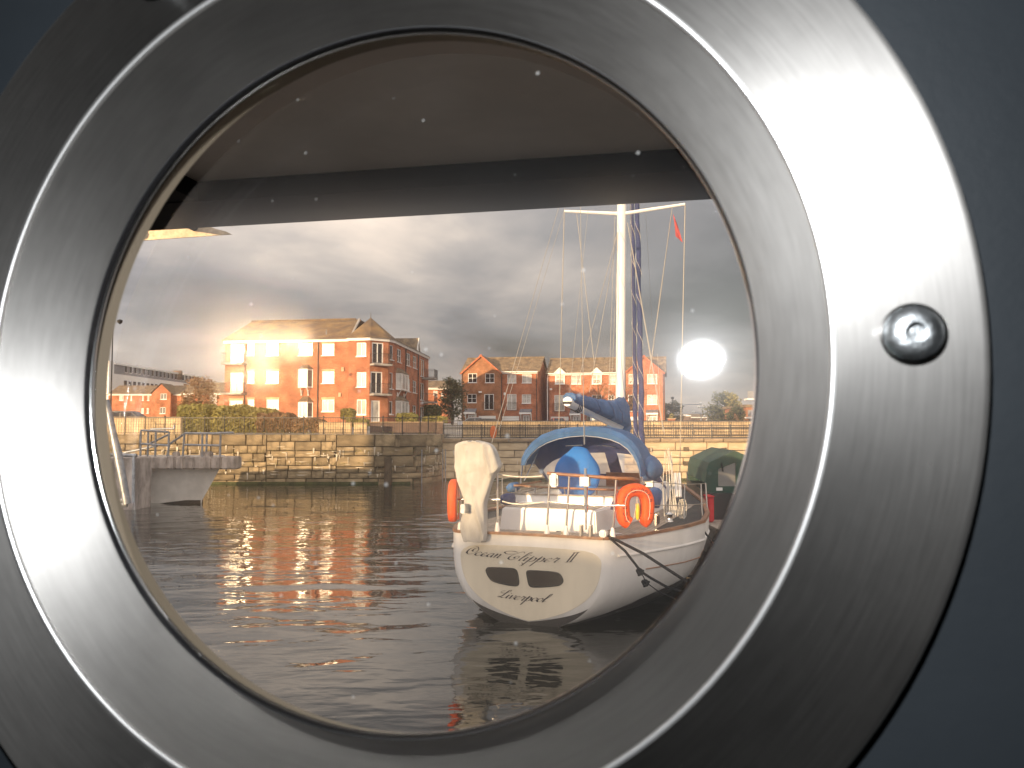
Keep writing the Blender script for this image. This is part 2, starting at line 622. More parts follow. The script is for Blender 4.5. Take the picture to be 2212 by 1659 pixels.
def build_ground():
    prof = [(RIGHT_Y + .4, 2.45), (53.5, 2.55), (58, 2.8), (66, 3.2), (76, 3.5), (100, 3.4), (125, 3.5), (160, 4.2), (240, 5.2), (400, 5.5), (5000, 6)]
    mb = MB()
    xs = [-3000, -400, -160, -100, -60, -40, -30, -20, -14, -7, 0, 10, 20, 40, 80, 160, 400, 3000]
    mb.loft([[(x, y, z) for x in xs] for y, z in prof])
    structure(mb.build('ground', 'paving', smooth=60))
    # promenade slab behind the left quay edge
    mb = MB()
    top = LEFT_TOP - .02
    ring = [(p.x, p.y + .35, top) for p in WALL_PTS] + [(WALL_PTS[-1].x, 58, top), (-160, 58, top)]
    mb.prism([(x, y, 0) for x, y, z in ring], (0, 0, top - .5), (0, 0, top))
    structure(mb.build('promenade', 'paving'))


build_ground()

# ------------------------------------------------------------------ quay walls of single stones
def stone_mesh(seed, material):
    rr = random.Random(seed)
    c = 0.025
    v = [(-.5, .5, -.5), (.5, .5, -.5), (.5, .5, .5), (-.5, .5, .5)]
    j = lambda: rr.uniform(-.02, .02)
    v += [(-.5 + j() * .3, -.3, -.5), (.5, -.3, -.5 + j() * .3), (.5 + j() * .3, -.3, .5), (-.5, -.3, .5)]
    v += [(-.5 + c, -.5 + j(), -.5 + c * 1.6), (.5 - c, -.5 + j(), -.5 + c * 1.6), (.5 - c, -.5 + j(), .5 - c * 1.6), (-.5 + c, -.5 + j(), .5 - c * 1.6)]
    v += [(j() * 3, -.5 - .02 + j(), j() * 3)]
    f = [(3, 2, 1, 0), (0, 1, 5, 4), (1, 2, 6, 5), (2, 3, 7, 6), (3, 0, 4, 7)]
    f += [(4, 5, 9, 8), (5, 6, 10, 9), (6, 7, 11, 10), (7, 4, 8, 11), (8, 9, 12), (9, 10, 12), (10, 11, 12), (11, 8, 12)]
    mb = MB(); mb.add(v, f)
    return mb.mesh('stone', material)


def path_at(pts, s):
    for a, b in zip(pts, pts[1:]):
        L = (b - a).length
        if s <= L:
            return a + (b - a) * (s / L), (b - a).normalized()
        s -= L
    return pts[-1], (pts[-1] - pts[-2]).normalized()


def stone_wall(w, pts, courses, z_top, lmin, lmax, meshes, proud, seed):
    rr = random.Random(seed)
    total = sum((b - a).length for a, b in zip(pts, pts[1:]))
    z = z_top
    for h in courses:
        s = -rr.uniform(0, .6)
        while s < total:
            L = rr.uniform(lmin, lmax) * (1.35 if h > .5 else 1)
            a, b = max(s, 0), min(s + L, total)
            s += L
            if b - a < .15:
                continue
            p, t = path_at(pts, (a + b) / 2)
            n = Vector((t.y, -t.x, 0))
            pr = proud + rr.uniform(-.012, .012)
            c = p + n * (pr - .2)
            inst('stone', rr.choice(meshes), w, (c.x, c.y, z - h / 2), (0, 0, math.atan2(t.y, t.x)), (b - a - .018, .4, h - .018))
        z -= h


def streaks(w, pts, z_lo, z_hi, n, seed, name, material):
    """lime and salt that ran down the stones: thin crusts a few millimetres thick"""
    rr = random.Random(seed)
    total = sum((b - a).length for a, b in zip(pts, pts[1:]))
    mb = MB()
    for i in range(n):
        s = rr.uniform(.2, total - .2)
        p, t = path_at(pts, s)
        nn = Vector((t.y, -t.x, 0))
        z1 = rr.uniform(z_lo + .3, z_hi)
        if rr.random() < .45:      # along a joint
            wd, hh = rr.uniform(.15, .7), rr.uniform(.02, .06)
        else:
            wd, hh = rr.uniform(.03, .13), rr.uniform(.15, .5)
        z0 = max(z_lo, z1 - hh)
        a = p - t * wd / 2 + nn * .115
        b = p + t * wd / 2 + nn * .115
        m1 = rr.uniform(.2, .5); m2 = rr.uniform(.5, .8)
        poly = [(a.x, a.y, z1), (b.x, b.y, z1 - rr.uniform(0, .03)), tuple(a.lerp(b, m2).xy) + (z0 + rr.uniform(0, .3) * hh,), tuple(a.lerp(b, m1).xy) + (z0,)]
        mb.prism(poly, (0, 0, 0), nn * .012)
    mb.build(name, material, w, kind='stuff')


def build_quays():
    w = thing('quay_wall', 'old dark stone dock wall below the flats with white lime streaks', 'wall', (-12, LEFT_Y, 0))
    mb = MB()
    back = [p + Vector((0, .25, 0)) for p in WALL_PTS]
    ring = [(p.x, p.y, 0) for p in back] + [(back[-1].x, 56, 0), (-160, 56, 0)]
    mb.prism(ring, (0, 0, -1.5), (0, 0, LEFT_TOP - .55))
    mb.build('wall_core', 'mortar', w)
    start = Vector((X(205, LEFT_Y, 990), LEFT_Y, 0))
    pts = [start] + WALL_PTS[1:]
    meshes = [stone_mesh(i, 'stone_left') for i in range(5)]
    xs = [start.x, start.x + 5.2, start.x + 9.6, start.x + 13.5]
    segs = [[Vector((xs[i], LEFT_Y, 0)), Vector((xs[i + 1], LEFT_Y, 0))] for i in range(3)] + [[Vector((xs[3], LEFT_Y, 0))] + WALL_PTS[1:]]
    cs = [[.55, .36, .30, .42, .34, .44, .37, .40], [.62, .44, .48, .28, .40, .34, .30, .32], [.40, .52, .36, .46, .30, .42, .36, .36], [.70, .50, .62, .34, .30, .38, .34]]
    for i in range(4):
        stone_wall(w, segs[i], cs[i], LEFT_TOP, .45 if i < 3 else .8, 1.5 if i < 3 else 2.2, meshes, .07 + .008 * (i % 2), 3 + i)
    streaks(w, pts, .15, 2.2, 210, 5, 'lime_streaks', 'lime_streak')
    mb = MB()
    for i in range(140):
        s = random.uniform(0, 20)
        p, t = path_at(pts, s)
        n = Vector((t.y, -t.x, 0))
        z = random.choice([LEFT_TOP, LEFT_TOP - 1.02, LEFT_TOP - 1.02, LEFT_TOP - 1.7])
        c = p + n * .1 + Vector((0, 0, z))
        for k in range(5):
            a = Vector((random.uniform(-.2, .2), random.uniform(-.08, .0), random.uniform(-.06, .12)))
            d = Vector((random.uniform(-.06, .06), random.uniform(-.05, .02), random.uniform(.02, .09)))
            e = Vector((random.uniform(-.06, .06), random.uniform(-.05, .05), random.uniform(-.03, .03)))
            mb.add([c + a, c + a + d, c + a + e], [(0, 1, 2)])
    mb.build('wall_weeds', 'leaf_hedge', w, kind='stuff')
    # upright timber fender and iron pipe near the corner
    mb = MB()
    p = P(838, 990, LEFT_Y)
    mb.box(p.x - .15, p.x + .25, LEFT_Y - .42, LEFT_Y - .06, -.5, 1.55)
    mb.build('fender_block', 'soil', w, bevel=.08)
    mb = MB()
    for px, d in ((912, .72), (957, 2.5), (963, 2.5)):
        q = P(px, 990, LEFT_Y + d)
        mb.tube([(q.x, q.y - .2, -.2), (q.x, q.y - .2, 1.9)], .035, 6)
    mb.build('drain_pipe', 'galvanised', w)
    mb = MB()
    mb.prism([(p.x, p.y - .12, 0) for p in pts] + [(p.x, p.y + .02, 0) for p in reversed(pts)], (0, 0, -.1), (0, 0, .13))
    mb.build('weed_line', 'weed', w)

    w = thing('quay_wall', 'pale sandstone dock wall in low sun behind the sailing boat', 'wall', (8, RIGHT_Y, 0))
    MB().box(X(940, RIGHT_Y), 170, RIGHT_Y + .2, RIGHT_Y + 3, -1.5, RIGHT_TOP - .2).build('wall_core', 'mortar', w)
    a, b = Vector((X(953, RIGHT_Y), RIGHT_Y, 0)), Vector((X(1650, RIGHT_Y), RIGHT_Y, 0))
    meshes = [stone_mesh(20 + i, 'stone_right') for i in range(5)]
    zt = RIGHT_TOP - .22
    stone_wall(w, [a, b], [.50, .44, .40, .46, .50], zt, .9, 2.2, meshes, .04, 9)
    streaks(w, [a, b], .2, zt, 46, 12, 'lime_streaks', 'lime_streak')
    me = [stone_mesh(40 + i, 'stone_cope') for i in range(3)]
    x = a.x
    while x < b.x:
        L = random.uniform(1.1, 1.7)
        inst('coping_stone', random.choice(me), w, (x + L / 2, RIGHT_Y + .15, RIGHT_TOP - .11), (0, 0, 0), (L - .02, .65, .22))
        x += L
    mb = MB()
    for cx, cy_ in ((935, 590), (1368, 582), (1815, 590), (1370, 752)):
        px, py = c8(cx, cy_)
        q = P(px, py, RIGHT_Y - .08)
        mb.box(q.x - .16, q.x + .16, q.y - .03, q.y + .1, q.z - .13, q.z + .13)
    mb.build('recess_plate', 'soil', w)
    MB().box(a.x, b.x + 20, RIGHT_Y - .1, RIGHT_Y + .05, -.1, .12).build('weed_line', 'weed', w)


build_quays()


def fence(name, label, pts, z0, h, post_step, picket, material='black_iron', rail_z=(.08, .96), post_r=.03, knob=True, group=None):
    f = thing(name, label, 'fence', tuple(pts[0].xy) + (z0,), group)
    total = sum((b - a).length for a, b in zip(pts, pts[1:]))
    n = max(1, round(total / post_step))
    pm = MB()
    pm.tube([(0, 0, 0), (0, 0, h)], post_r, 8)
    if knob:
        pm.tube([(0, 0, h), (0, 0, h + .03), (0, 0, h + .07)], [post_r * 1.6, post_r * 1.6, post_r * .5], 8)
    pme = pm.mesh('post', material)
    for i in range(n + 1):
        p, t = path_at(pts, total * i / n)
        inst('post', pme, f, (p.x, p.y, z0))
    for zr in rail_z:
        mb = MB()
        for a, b in zip(pts, pts[1:]):
            t = (b - a).normalized()
            nn = Vector((-t.y, t.x, 0))
            c = (a + b) / 2 + Vector((0, 0, z0 + h * zr))
            mb.obox(c, t * (b - a).length / 2, nn * .018, Vector((0, 0, .022)))
        mb.build('rail', material, f)
    if picket:
        mb = MB()
        k = int(total / picket)
        for i in range(k):
            p, t = path_at(pts, total * (i + .5) / k)
            mb.box(p.x - .008, p.x + .008, p.y - .006, p.y + .006, z0 + h * rail_z[0], z0 + h * rail_z[-1])
        mb.build('pickets', material, f, kind='stuff')
    return f


def build_fences():
    zl = LEFT_TOP - .02
    p0 = P(228, 900, LEFT_Y + .9)
    fence('railing', 'black iron railing on the quay edge in front of the hedge and flats', [Vector((p0.x, LEFT_Y + .9, 0)), Vector((X(840, LEFT_Y + .9), LEFT_Y + .9, 0)),
          Vector((X(905, LEFT_Y + 1.6), LEFT_Y + 1.6, 0)), Vector((X(942, LEFT_Y + 3.9), LEFT_Y + 3.9, 0))], zl, 1.0, 1.12, .14)
    ry = RIGHT_Y + .45
    fence('railing', 'black iron railing with two rails along the sunlit sandstone quay', [Vector((X(958, ry), ry, 0)), Vector((X(1660, ry), ry, 0))],
          RIGHT_TOP, .80, 1.15, .115, rail_z=(.06, .72, .96))
    fence('trellis_fence', 'thin black picket fence in front of the pale brick wall behind the railing', [Vector((X(958, 53), 53.2, 0)), Vector((X(1665, 53), 53.2, 0))],
          2.58, 1.08, 2.6, .16, rail_z=(.1, .55, .95), post_r=.02, knob=False)
    wl_ = thing('garden_wall', 'long yellow brick wall with stone top behind the right quay railing', 'wall', (10, 53.6, 2.5))
    a, b = X(1000, 53.6), X(1672, 53.6)
    MB().box(a, b, 53.5, 53.75, 2.4, 3.52).build('wall_face', 'brick_yellow', wl_)
    MB().box(a, b, 53.44, 53.81, 3.52, 3.60).build('coping', 'stone_right', wl_)
    # low garden walls by the flats
    for i, (pa, pb, Y, za, zb, lab) in enumerate(((232, 392, 50, 2.7, 3.75, 'yellow brick garden wall at the far left below the parked cars'),
                                       (690, 759, 52.5, 2.75, 3.45, 'low yellow brick wall below the flats behind the railing'),
                                       (765, 792, 52.5, 2.75, 3.42, 'short piece of yellow brick wall right of the white garden door'),
                                       (800, 958, 54.5, 2.7, 3.5, 'shaded brown brick wall at the quay corner under the shrub'))):
        g = thing('garden_wall', lab, 'wall', (X(pa, Y), Y, za))
        MB().box(X(pa, Y), X(pb, Y), Y, Y + .25, za - .3, zb).build('wall_face', 'brick_yellow' if i < 3 else 'brick_dark', g)
        MB().box(X(pa, Y) - .03, X(pb, Y) + .03, Y - .05, Y + .3, zb, zb + .07).build('coping', 'stone_cope', g)


build_fences()

# ------------------------------------------------------------------ buildings
def facade(mb, o, u, L, z0, z1, ops, depth=.10):
    """wall face with real openings; ops are (s0, s1, za, zb); u runs so that the outward normal is (u.y, -u.x)"""
    n = (u[1], -u[0])
    ss = sorted({0, L, *[q for a in ops for q in a[:2]]})
    zs = sorted({z0, z1, *[q for a in ops for q in a[2:4]]})
    pt = lambda s, z, d=0: (o[0] + u[0] * s - n[0] * d, o[1] + u[1] * s - n[1] * d, z)
    for i in range(len(ss) - 1):
        for j in range(len(zs) - 1):
            sm, zm = (ss[i] + ss[i + 1]) / 2, (zs[j] + zs[j + 1]) / 2
            if any(a[0] < sm < a[1] and a[2] < zm < a[3] for a in ops):
                continue
            mb.quad(pt(ss[i], zs[j]), pt(ss[i + 1], zs[j]), pt(ss[i + 1], zs[j + 1]), pt(ss[i], zs[j + 1]))
    for a, b, c, d in ops:
        mb.quad(pt(a, c), pt(a, d), pt(a, d, depth), pt(a, c, depth))
        mb.quad(pt(b, d), pt(b, c), pt(b, c, depth), pt(b, d, depth))
        mb.quad(pt(a, d), pt(b, d), pt(b, d, depth), pt(a, d, depth))
        mb.quad(pt(b, c), pt(a, c), pt(a, c, depth), pt(b, c, depth))


def window(parent, o, u, op, cols=2, rows=1, glass='glass_dark', name='window', sill=True, frame='white_plastic', bar=.07, depth=.08, tilt=True, aim=None):
    n = Vector((u[1], -u[0], 0)); t = Vector((u[0], u[1], 0)); up = Vector((0, 0, 1))
    a, b, c, d = op
    base = Vector((o[0], o[1], 0))
    at = lambda s, z, k: base + t * s + up * z - n * k
    mb = MB()
    hw = bar / 2
    for s in (a + hw, b - hw):
        mb.obox(at(s, (c + d) / 2, depth), t * hw, n * .03, up * (d - c) / 2)
    for z in (c + hw, d - hw):
        mb.obox(at((a + b) / 2, z, depth), t * ((b - a) / 2 - bar), n * .03, up * hw)
    for i in range(1, cols):
        s = a + (b - a) * i / cols
        mb.obox(at(s, (c + d) / 2, depth), t * hw * .9, n * .027, up * ((d - c) / 2 - bar))
    for j in range(1, rows):
        z = c + (d - c) * j / rows
        mb.obox(at((a + b) / 2, z, depth), t * ((b - a) / 2 - bar), n * .024, up * hw * .6)
    w = mb.build(name, frame, parent)
    for i in range(cols):
        sa, sb = a + (b - a) * i / cols, a + (b - a) * (i + 1) / cols
        k = random.uniform(-.006, .006) if tilt else 0
        fa = fb = 0.0
        if aim:                     # pane turned on purpose for a glint: its normal follows the direction aim
            an = aim(at((sa + sb) / 2, (c + d) / 2, depth))
            fa, fb = an.dot(t) / an.dot(n), an.dot(up) / an.dot(n)
        dep = lambda s_, z_: depth + .014 + fa * (s_ - (sa + sb) / 2) + fb * (z_ - (c + d) / 2) + k * ((s_ - sa) / (sb - sa) - .5)
        MB().quad(*[at(s_, z_, dep(s_, z_)) for s_, z_ in ((sa + .01, c + .01), (sb - .01, c + .01), (sb - .01, d - .01), (sa + .01, d - .01))]).build('pane', glass, w)
    if sill:
        mb = MB()
        mb.obox(at((a + b) / 2, c - .035, -.03), t * ((b - a) / 2 + .06), n * .09, up * .034)
        mb.build('sill', 'stone_cope' if sill == 'stone' else 'white_plastic', w)
    return w


def balcony(parent, c, t, n, w, d, z, h=1.05):
    """slab standing out from a wall at c with its railing; t along the wall, n outwards"""
    up = Vector((0, 0, 1)); c = Vector((c[0], c[1], z)); t = Vector((*t, 0)); n = Vector((*n, 0))
    b = MB().obox(c + n * d / 2, t * w / 2, n * (d / 2 - .005), up * .09).build('balcony', 'concrete', parent)
    mb = MB()
    ring = [c - t * w / 2 + n * .02, c - t * w / 2 + n * (d - .04), c + t * w / 2 + n * (d - .04), c + t * w / 2 + n * .02]
    for zz in (.15, h):
        mb.tube([p + up * zz for p in ring], .022, 6)
    total = 2 * d + w
    for a, e in zip(ring, ring[1:]):
        k = max(2, int((e - a).length / .13))
        for i in range(k + 1):
            p = a.lerp(e, i / k)
            mb.box(p.x - .008, p.x + .008, p.y - .008, p.y + .008, p.z + .09, p.z + h)
    mb.build('balcony_railing', 'black_iron', b)
    return b


def bay(parent, o, u, op, z_roof, glass, brackets=False):
    """canted bay window with a small lead roof"""
    n = Vector((u[1], -u[0], 0)); t = Vector((u[0], u[1], 0)); up = Vector((0, 0, 1)); base = Vector((o[0], o[1], 0))
    a, b, c, d = op
    dp = .55
    pl = [base + t * a, base + t * (a + .35) + n * dp, base + t * (b - .35) + n * dp, base + t * b]
    mb = MB()
    w = None
    for z, h in ((c, .12), (d - .1, .14)):
        mb.prism([p + up * z for p in pl], (0, 0, 0), (0, 0, h))
    for p in pl[1:3]:
        mb.obox(p + up * (c + d) / 2, t * .05, n * .05, up * (d - c) / 2)
    for p in (pl[0] + t * .04 + n * .03, pl[3] - t * .04 + n * .03):
        mb.obox(p + up * (c + d) / 2, t * .045, n * .03, up * (d - c) / 2)
    m = (pl[1] + pl[2]) / 2
    mb.obox(m + up * (c + d) / 2 - n * .01, t * .035, n * .03, up * (d - c) / 2)
    w = mb.build('bay_window', 'white_paint', parent)
    for p, q in zip(pl, pl[1:]):
        MB().quad(p + up * (c + .1) - n * .02, q + up * (c + .1) - n * .02, q + up * (d - .08) - n * .02, p + up * (d - .08) - n * .02).build('pane', glass, w)
    rf = MB()
    ap0, ap1 = base + t * (a + .45) + up * z_roof, base + t * (b - .45) + up * z_roof
    e = [pl[0] - t * .1, pl[1] - t * .06 + n * .1, pl[2] + t * .06 + n * .1, pl[3] + t * .1]
    e = [p + up * (d + .04) for p in e]
    rf.add([*e, ap0, ap1], [(0, 1, 4), (1, 2, 5, 4), (2, 3, 5)])
    rf.build('bay_roof', 'roof_tile', w)
    if brackets:
        mb = MB()
        for s in (a + .4, b - .4):
            mb = MB()
            mb.obox(base + t * s + n * .1 + up * (c - .5), t * .05, n * .06, up * .25)
            mb.tube([base + t * s + n * .06 + up * (c - .75), base + t * s + n * .45 + up * (c - .02)], .05, 6)
            mb.build('bay_bracket', 'white_paint', w)


def pipe(parent, x, y, z0, z1, r=.055):
    MB().tube([(x, y, z0), (x, y, z1)], r, 8).build('drain_pipe', 'black_iron', parent)


def build_flats():
    rot = R(9.0)
    u = (math.cos(rot), -math.sin(rot))
    M = P(757, 830, 80.0)
    L = -on_line(485, 830, (M.x, M.y), u)[0]
    o = (M.x - u[0] * L, M.y - u[1] * L)
    t = Vector((u[0], u[1], 0)); n = Vector((u[1], -u[0], 0)); up = Vector((0, 0, 1))
    at = lambda s, d, z: Vector((o[0], o[1], z)) + t * s - n * d
    ze = on_line(620, 739, o, u)[1]; zb = 3.3
    B = thing('apartment_building', 'three storey orange brick flats with pointed corner turret and sun in its windows', 'building', (M.x, M.y, zb))
    g = 'glass_low_sun'
    S = lambda px, py=830: on_line(px, py, o, u)
    ops, wins = [], []

    def put(a, b, y0, y1, **kw):
        s0, za = S(a, y1); s1, zc = S(b, y0)
        ops.append((s0, s1, za, zc)); wins.append((ops[-1], kw))
    rows = {'t': (742, 768), 'm': (802, 828), 'g': (863, 889)}
    put(497, 526, 744, 786, name='balcony_door', sill=False)
    put(496, 525, 805, 849, name='balcony_door', sill=False)
    put(495, 524, 865, 884)
    for r in 'tmg':
        put(534, 549, *rows[r], cols=1)
        put(575, 602, *rows[r])
        put(695, 722, *rows[r])
    put(645, 675, *rows['t'])
    mb = MB()
    facade(mb, o, u, L, zb, ze, ops)
    q = at(0, 12, 0)
    facade(mb, (q.x, q.y), (n.x, n.y), 12, zb, ze, [])
    oA = at(L, -.6, 0); oA = (oA.x, oA.y)
    LA = on_line(798, 830, oA, u)[0]
    qa = []
    for y0, y1 in ((740, 770), (804, 836), (863, 896)):
        s0, za = on_line(770, y1, oA, u); s1, zc = on_line(791, y0, oA, u)
        qa.append((s0, s1, za, zc))
    facade(mb, oA, u, LA, zb, ze, qa)
    facade(mb, (M.x, M.y), (n.x, n.y), .6, zb, ze, [])
    oB = (oA[0] + u[0] * LA, oA[1] + u[1] * LA)
    ab = R(38); uB = (math.cos(ab), math.sin(ab))
    LB = on_line(838, 850, oB, uB)[0]
    qb = []
    for (xa, ya), (xb, yb) in (((870, 730), (990, 515)), ((855, 1040), (980, 815)), ((860, 1335), (955, 1112))):
        a, z0 = on_line(*c2(xa, ya), oB, uB); b, z1 = on_line(*c2(xb, yb), oB, uB)
        qb.append((a, b, z0, z1))
    facade(mb, oB, uB, LB, zb, ze, qb)
    oC = (oB[0] + uB[0] * LB, oB[1] + uB[1] * LB)
    eC = (X(850, oC[1] + 1.3), oC[1] + 1.3)
    LC = math.hypot(eC[0] - oC[0], eC[1] - oC[1]); uC = ((eC[0] - oC[0]) / LC, (eC[1] - oC[1]) / LC)
    qc = []
    for z0, z1 in ((ze - 1.75, ze - .3), (ze - 4.6, ze - 3.0), (ze - 7.1, ze - 5.8)):
        qc.append((LC * .25, LC * .85, z0, z1))
    facade(mb, oC, uC, LC, zb, ze, qc)
    oD = eC; eD = (X(925, 100.5), 100.5)
    LD = math.hypot(eD[0] - oD[0], eD[1] - oD[1]); uD = ((eD[0] - oD[0]) / LD, (eD[1] - oD[1]) / LD)
    sD = lambda px: on_line(px, 830, oD, uD)[0]
    qd = []
    for pa, pb, kind in ((857.5, 866, 'w'), (878, 886, 'w'), (891.5, 899.5, 'w'), (908, 916, 'd')):
        for lv, (z0, z1) in enumerate(((ze - 1.75, ze - .4), (ze - 4.5, ze - 3.15), (ze - 7.2, ze - 5.9))):
            if pa < 870 and lv:
                continue
            qd.append((sD(pa), sD(pb), z0 - (.65 if kind == 'd' else 0), z1))
    facade(mb, oD, uD, LD, zb, ze, qd)
    facade(mb, eD, (-uD[1], uD[0]), 10, zb, ze, [])
    mb.build('wall', 'brick_orange', B)
    for q, kw in wins:
        # glint set up by shape: these panes each turn to mirror the sun at the eye
        hot = q[2] > ze - 5.0 and 2.0 < q[0] < 8.6 and not (q[2] < ze - 2.6 and q[0] < 3.5)
        window(B, o, u, q, **dict(dict(glass='glass_sun_glint' if hot else g, tilt=not hot, aim=(lambda p: ((EYE - p).normalized() + TO_SUN).normalized()) if hot else None), **kw))
    for q in qa:
        window(B, oA, u, q, glass=g)
    for i, q in enumerate(qb):
        window(B, oB, uB, q, glass='glass_curtain' if i == 2 else 'glass_dark', name='balcony_door', sill=False, cols=2 if i < 2 else 1, bar=.11)
    for q in qc:
        window(B, oC, uC, q, cols=1)
    for q in qd:
        window(B, oD, uD, q, rows=2 if q[3] - q[2] < 1.6 else 1)
    for y0, y1, yr, br in ((798, 838, 787, True), (869, 902, 856, False)):
        s0, za = S(644, y1); s1, zc = S(676, y0)
        bay(B, o, u, (s0, s1, za, zc), S(660, yr)[1], g, br)
    for za, zt, br in ((ze - 4.6, ze - 2.95, True), (ze - 7.3, ze - 5.7, False)):
        bay(B, oD, uD, (sD(855), sD(872.5), za, zt), zt + .6, 'glass_curtain', br)
    for q, kw in wins:
        if kw.get('name'):
            continue
        m2 = MB().obox(at((q[0] + q[1]) / 2, .004, q[3] + .11), t * ((q[1] - q[0]) / 2 + .06), n * .016, up * .11)
        m2.build('lintel', 'brick_yellow', B)
    m2 = MB()
    line = [at(-.1, -.12, 0), at(L - .05, -.12, 0), at(L - .05, -.72, 0), Vector((oB[0] + .05, oB[1] - .12, 0)), Vector((oC[0] + .1, oC[1] - .05, 0)), Vector((eC[0] + .12, eC[1] - .02, 0)), Vector((eD[0] + .12, eD[1], 0))]
    for a, b in zip(line, line[1:]):
        d = (b - a).normalized()
        m2.obox((a + b) / 2 + up * (ze + .1), d * ((b - a).length / 2), Vector((-d.y, d.x, 0)) * .07, up * .15)
    m2.build('fascia', 'white_paint', B)
    for px in (687, 529):
        q = at(S(px)[0], -.08, 0); pipe(B, q.x, q.y, zb, ze)
    for px in (875, 902):
        s = sD(px); pipe(B, oD[0] + uD[0] * s + .08, oD[1] + uD[1] * s, zb, ze)
    # roofs
    e0 = ze + .2
    pr = at(0, 6, 0)
    s_l, zr = on_line(544, 695, (pr.x, pr.y), u)
    s_r = on_line(757, 691, (pr.x, pr.y), u)[0]
    m2 = MB()
    m2.add([at(-.35, -.35, e0), at(L, -.35, e0), at(s_r + 1.0, 6, zr), at(s_l, 6, zr), at(-.35, 12.3, e0), at(L + 3, 12.3, e0)], [(0, 1, 2, 3), (4, 0, 3), (5, 4, 3, 2)])
    rf = m2.build('roof', 'roof_lichen', B)
    MB().tube([at(s_l, 6, zr + .02), at(s_r + .6, 6, zr + .02)], .12, 6).build('ridge_tile', 'roof_lichen', rf)
    ap = P(801, 686, oB[1] + 2.4)
    A0, A1 = at(L - .15, -.95, 0), Vector((oB[0] + .1, oB[1] - .35, 0))
    ring = [(A0.x, A0.y), (A1.x, A1.y), (oC[0] + .3, oC[1] - .15), (eC[0] + .35, eC[1]), (eC[0] - .2, eC[1] + 2.5), (A0.x, A0.y + 5)]
    m2 = MB()
    m2.add([(x, y, e0 + .01) for x, y in ring] + [ap], [(i, (i + 1) % 6, 6) for i in range(6)])
    tr = m2.build('turret_roof', 'roof_lichen', B)
    MB().tube([ap, ap + Vector((0, 0, .55))], [.05, .015], 6).build('finial', 'black_iron', tr)
    a = line[1] + up * (e0 + .02); b = at(s_r + 1.0, 6, zr + .02)
    MB().tube([a, b], .13, 6).build('verge_flashing', 'concrete', tr)
    nx, ny = -uD[1], uD[0]
    m2 = MB()
    ridge = lambda s: (oD[0] + uD[0] * s + nx * 5.2, oD[1] + uD[1] * s + ny * 5.2, zr - .25)
    eav = lambda s, k: (oD[0] + uD[0] * s - nx * k, oD[1] + uD[1] * s - ny * k, e0)
    m2.add([eav(0, .35), eav(LD + .3, .35), ridge(LD + .3), ridge(5.5), eav(LD + .3, -10.7), eav(9.5, -10.7)], [(0, 1, 2, 3), (3, 2, 4, 5)])
    m2.add([eav(LD, -.05), eav(LD, -10), ridge(LD)], [(0, 1, 2)])
    m2.build('wing_roof', 'roof_tile', B)
    s = sD(898)
    c = Vector((oD[0] + uD[0] * s, oD[1] + uD[1] * s, e0))
    tD = Vector((*uD, 0)); nn = Vector((uD[1], -uD[0], 0))
    m2 = MB()
    m2.add([c - tD * .95 + nn * .3, c + tD * .95 + nn * .3, c + up * 1.5 + nn * .3, c + up * 1.5 - nn * 3.2], [(0, 3, 2), (1, 2, 3)])
    m2.build('gablet_roof', 'roof_tile', B)
    m2 = MB()
    for sg in (-1, 1):
        a = c + tD * sg * .95 + nn * .34; b = c + up * 1.45 + nn * .34
        d = (b - a).normalized()
        m2.obox((a + b) / 2, d * (b - a).length / 2, nn * .03, d.cross(nn).normalized() * .11)
    m2.add([c - tD * .85 + nn * .22, c + tD * .85 + nn * .22, c + up * 1.3 + nn * .22], [(0, 1, 2)])
    m2.build('gablet', 'white_paint', B)
    for y in (787, 851):
        q = at(S(511)[0], 0, 0)
        balcony(B, (q.x, q.y), u, (n.x, n.y), 2.2, 1.15, S(511, y)[1])
    nB = (uB[1], -uB[0])
    mid = (oB[0] + uB[0] * LB * .5, oB[1] + uB[1] * LB * .5)
    for q in qb[:2]:
        balcony(B, mid, uB, nB, LB * .98, .9, q[2] - .1)
    for z in (ze - 2.6, ze - 5.4):
        s = sD(915)
        balcony(B, (oD[0] + uD[0] * s, oD[1] + uD[1] * s), uD, (uD[1], -uD[0]), 2.4, 1.5, z)
    m2 = MB()
    for cx, cy_ in ((570, 788), (540, 1052)):
        s, z = S(*c2(cx, cy_))
        m2.obox(at(s, -.05, z), t * .13, n * .07, up * .2)
    m2.build('vent_box', 'stone_right', B)
    s, z = S(*c2(357, 470))
    MB().tube([at(s, 1.0, z), at(s, 1.0, z + 1.0)], .06, 6).build('roof_vent', 'lead_grey', B)


build_flats()


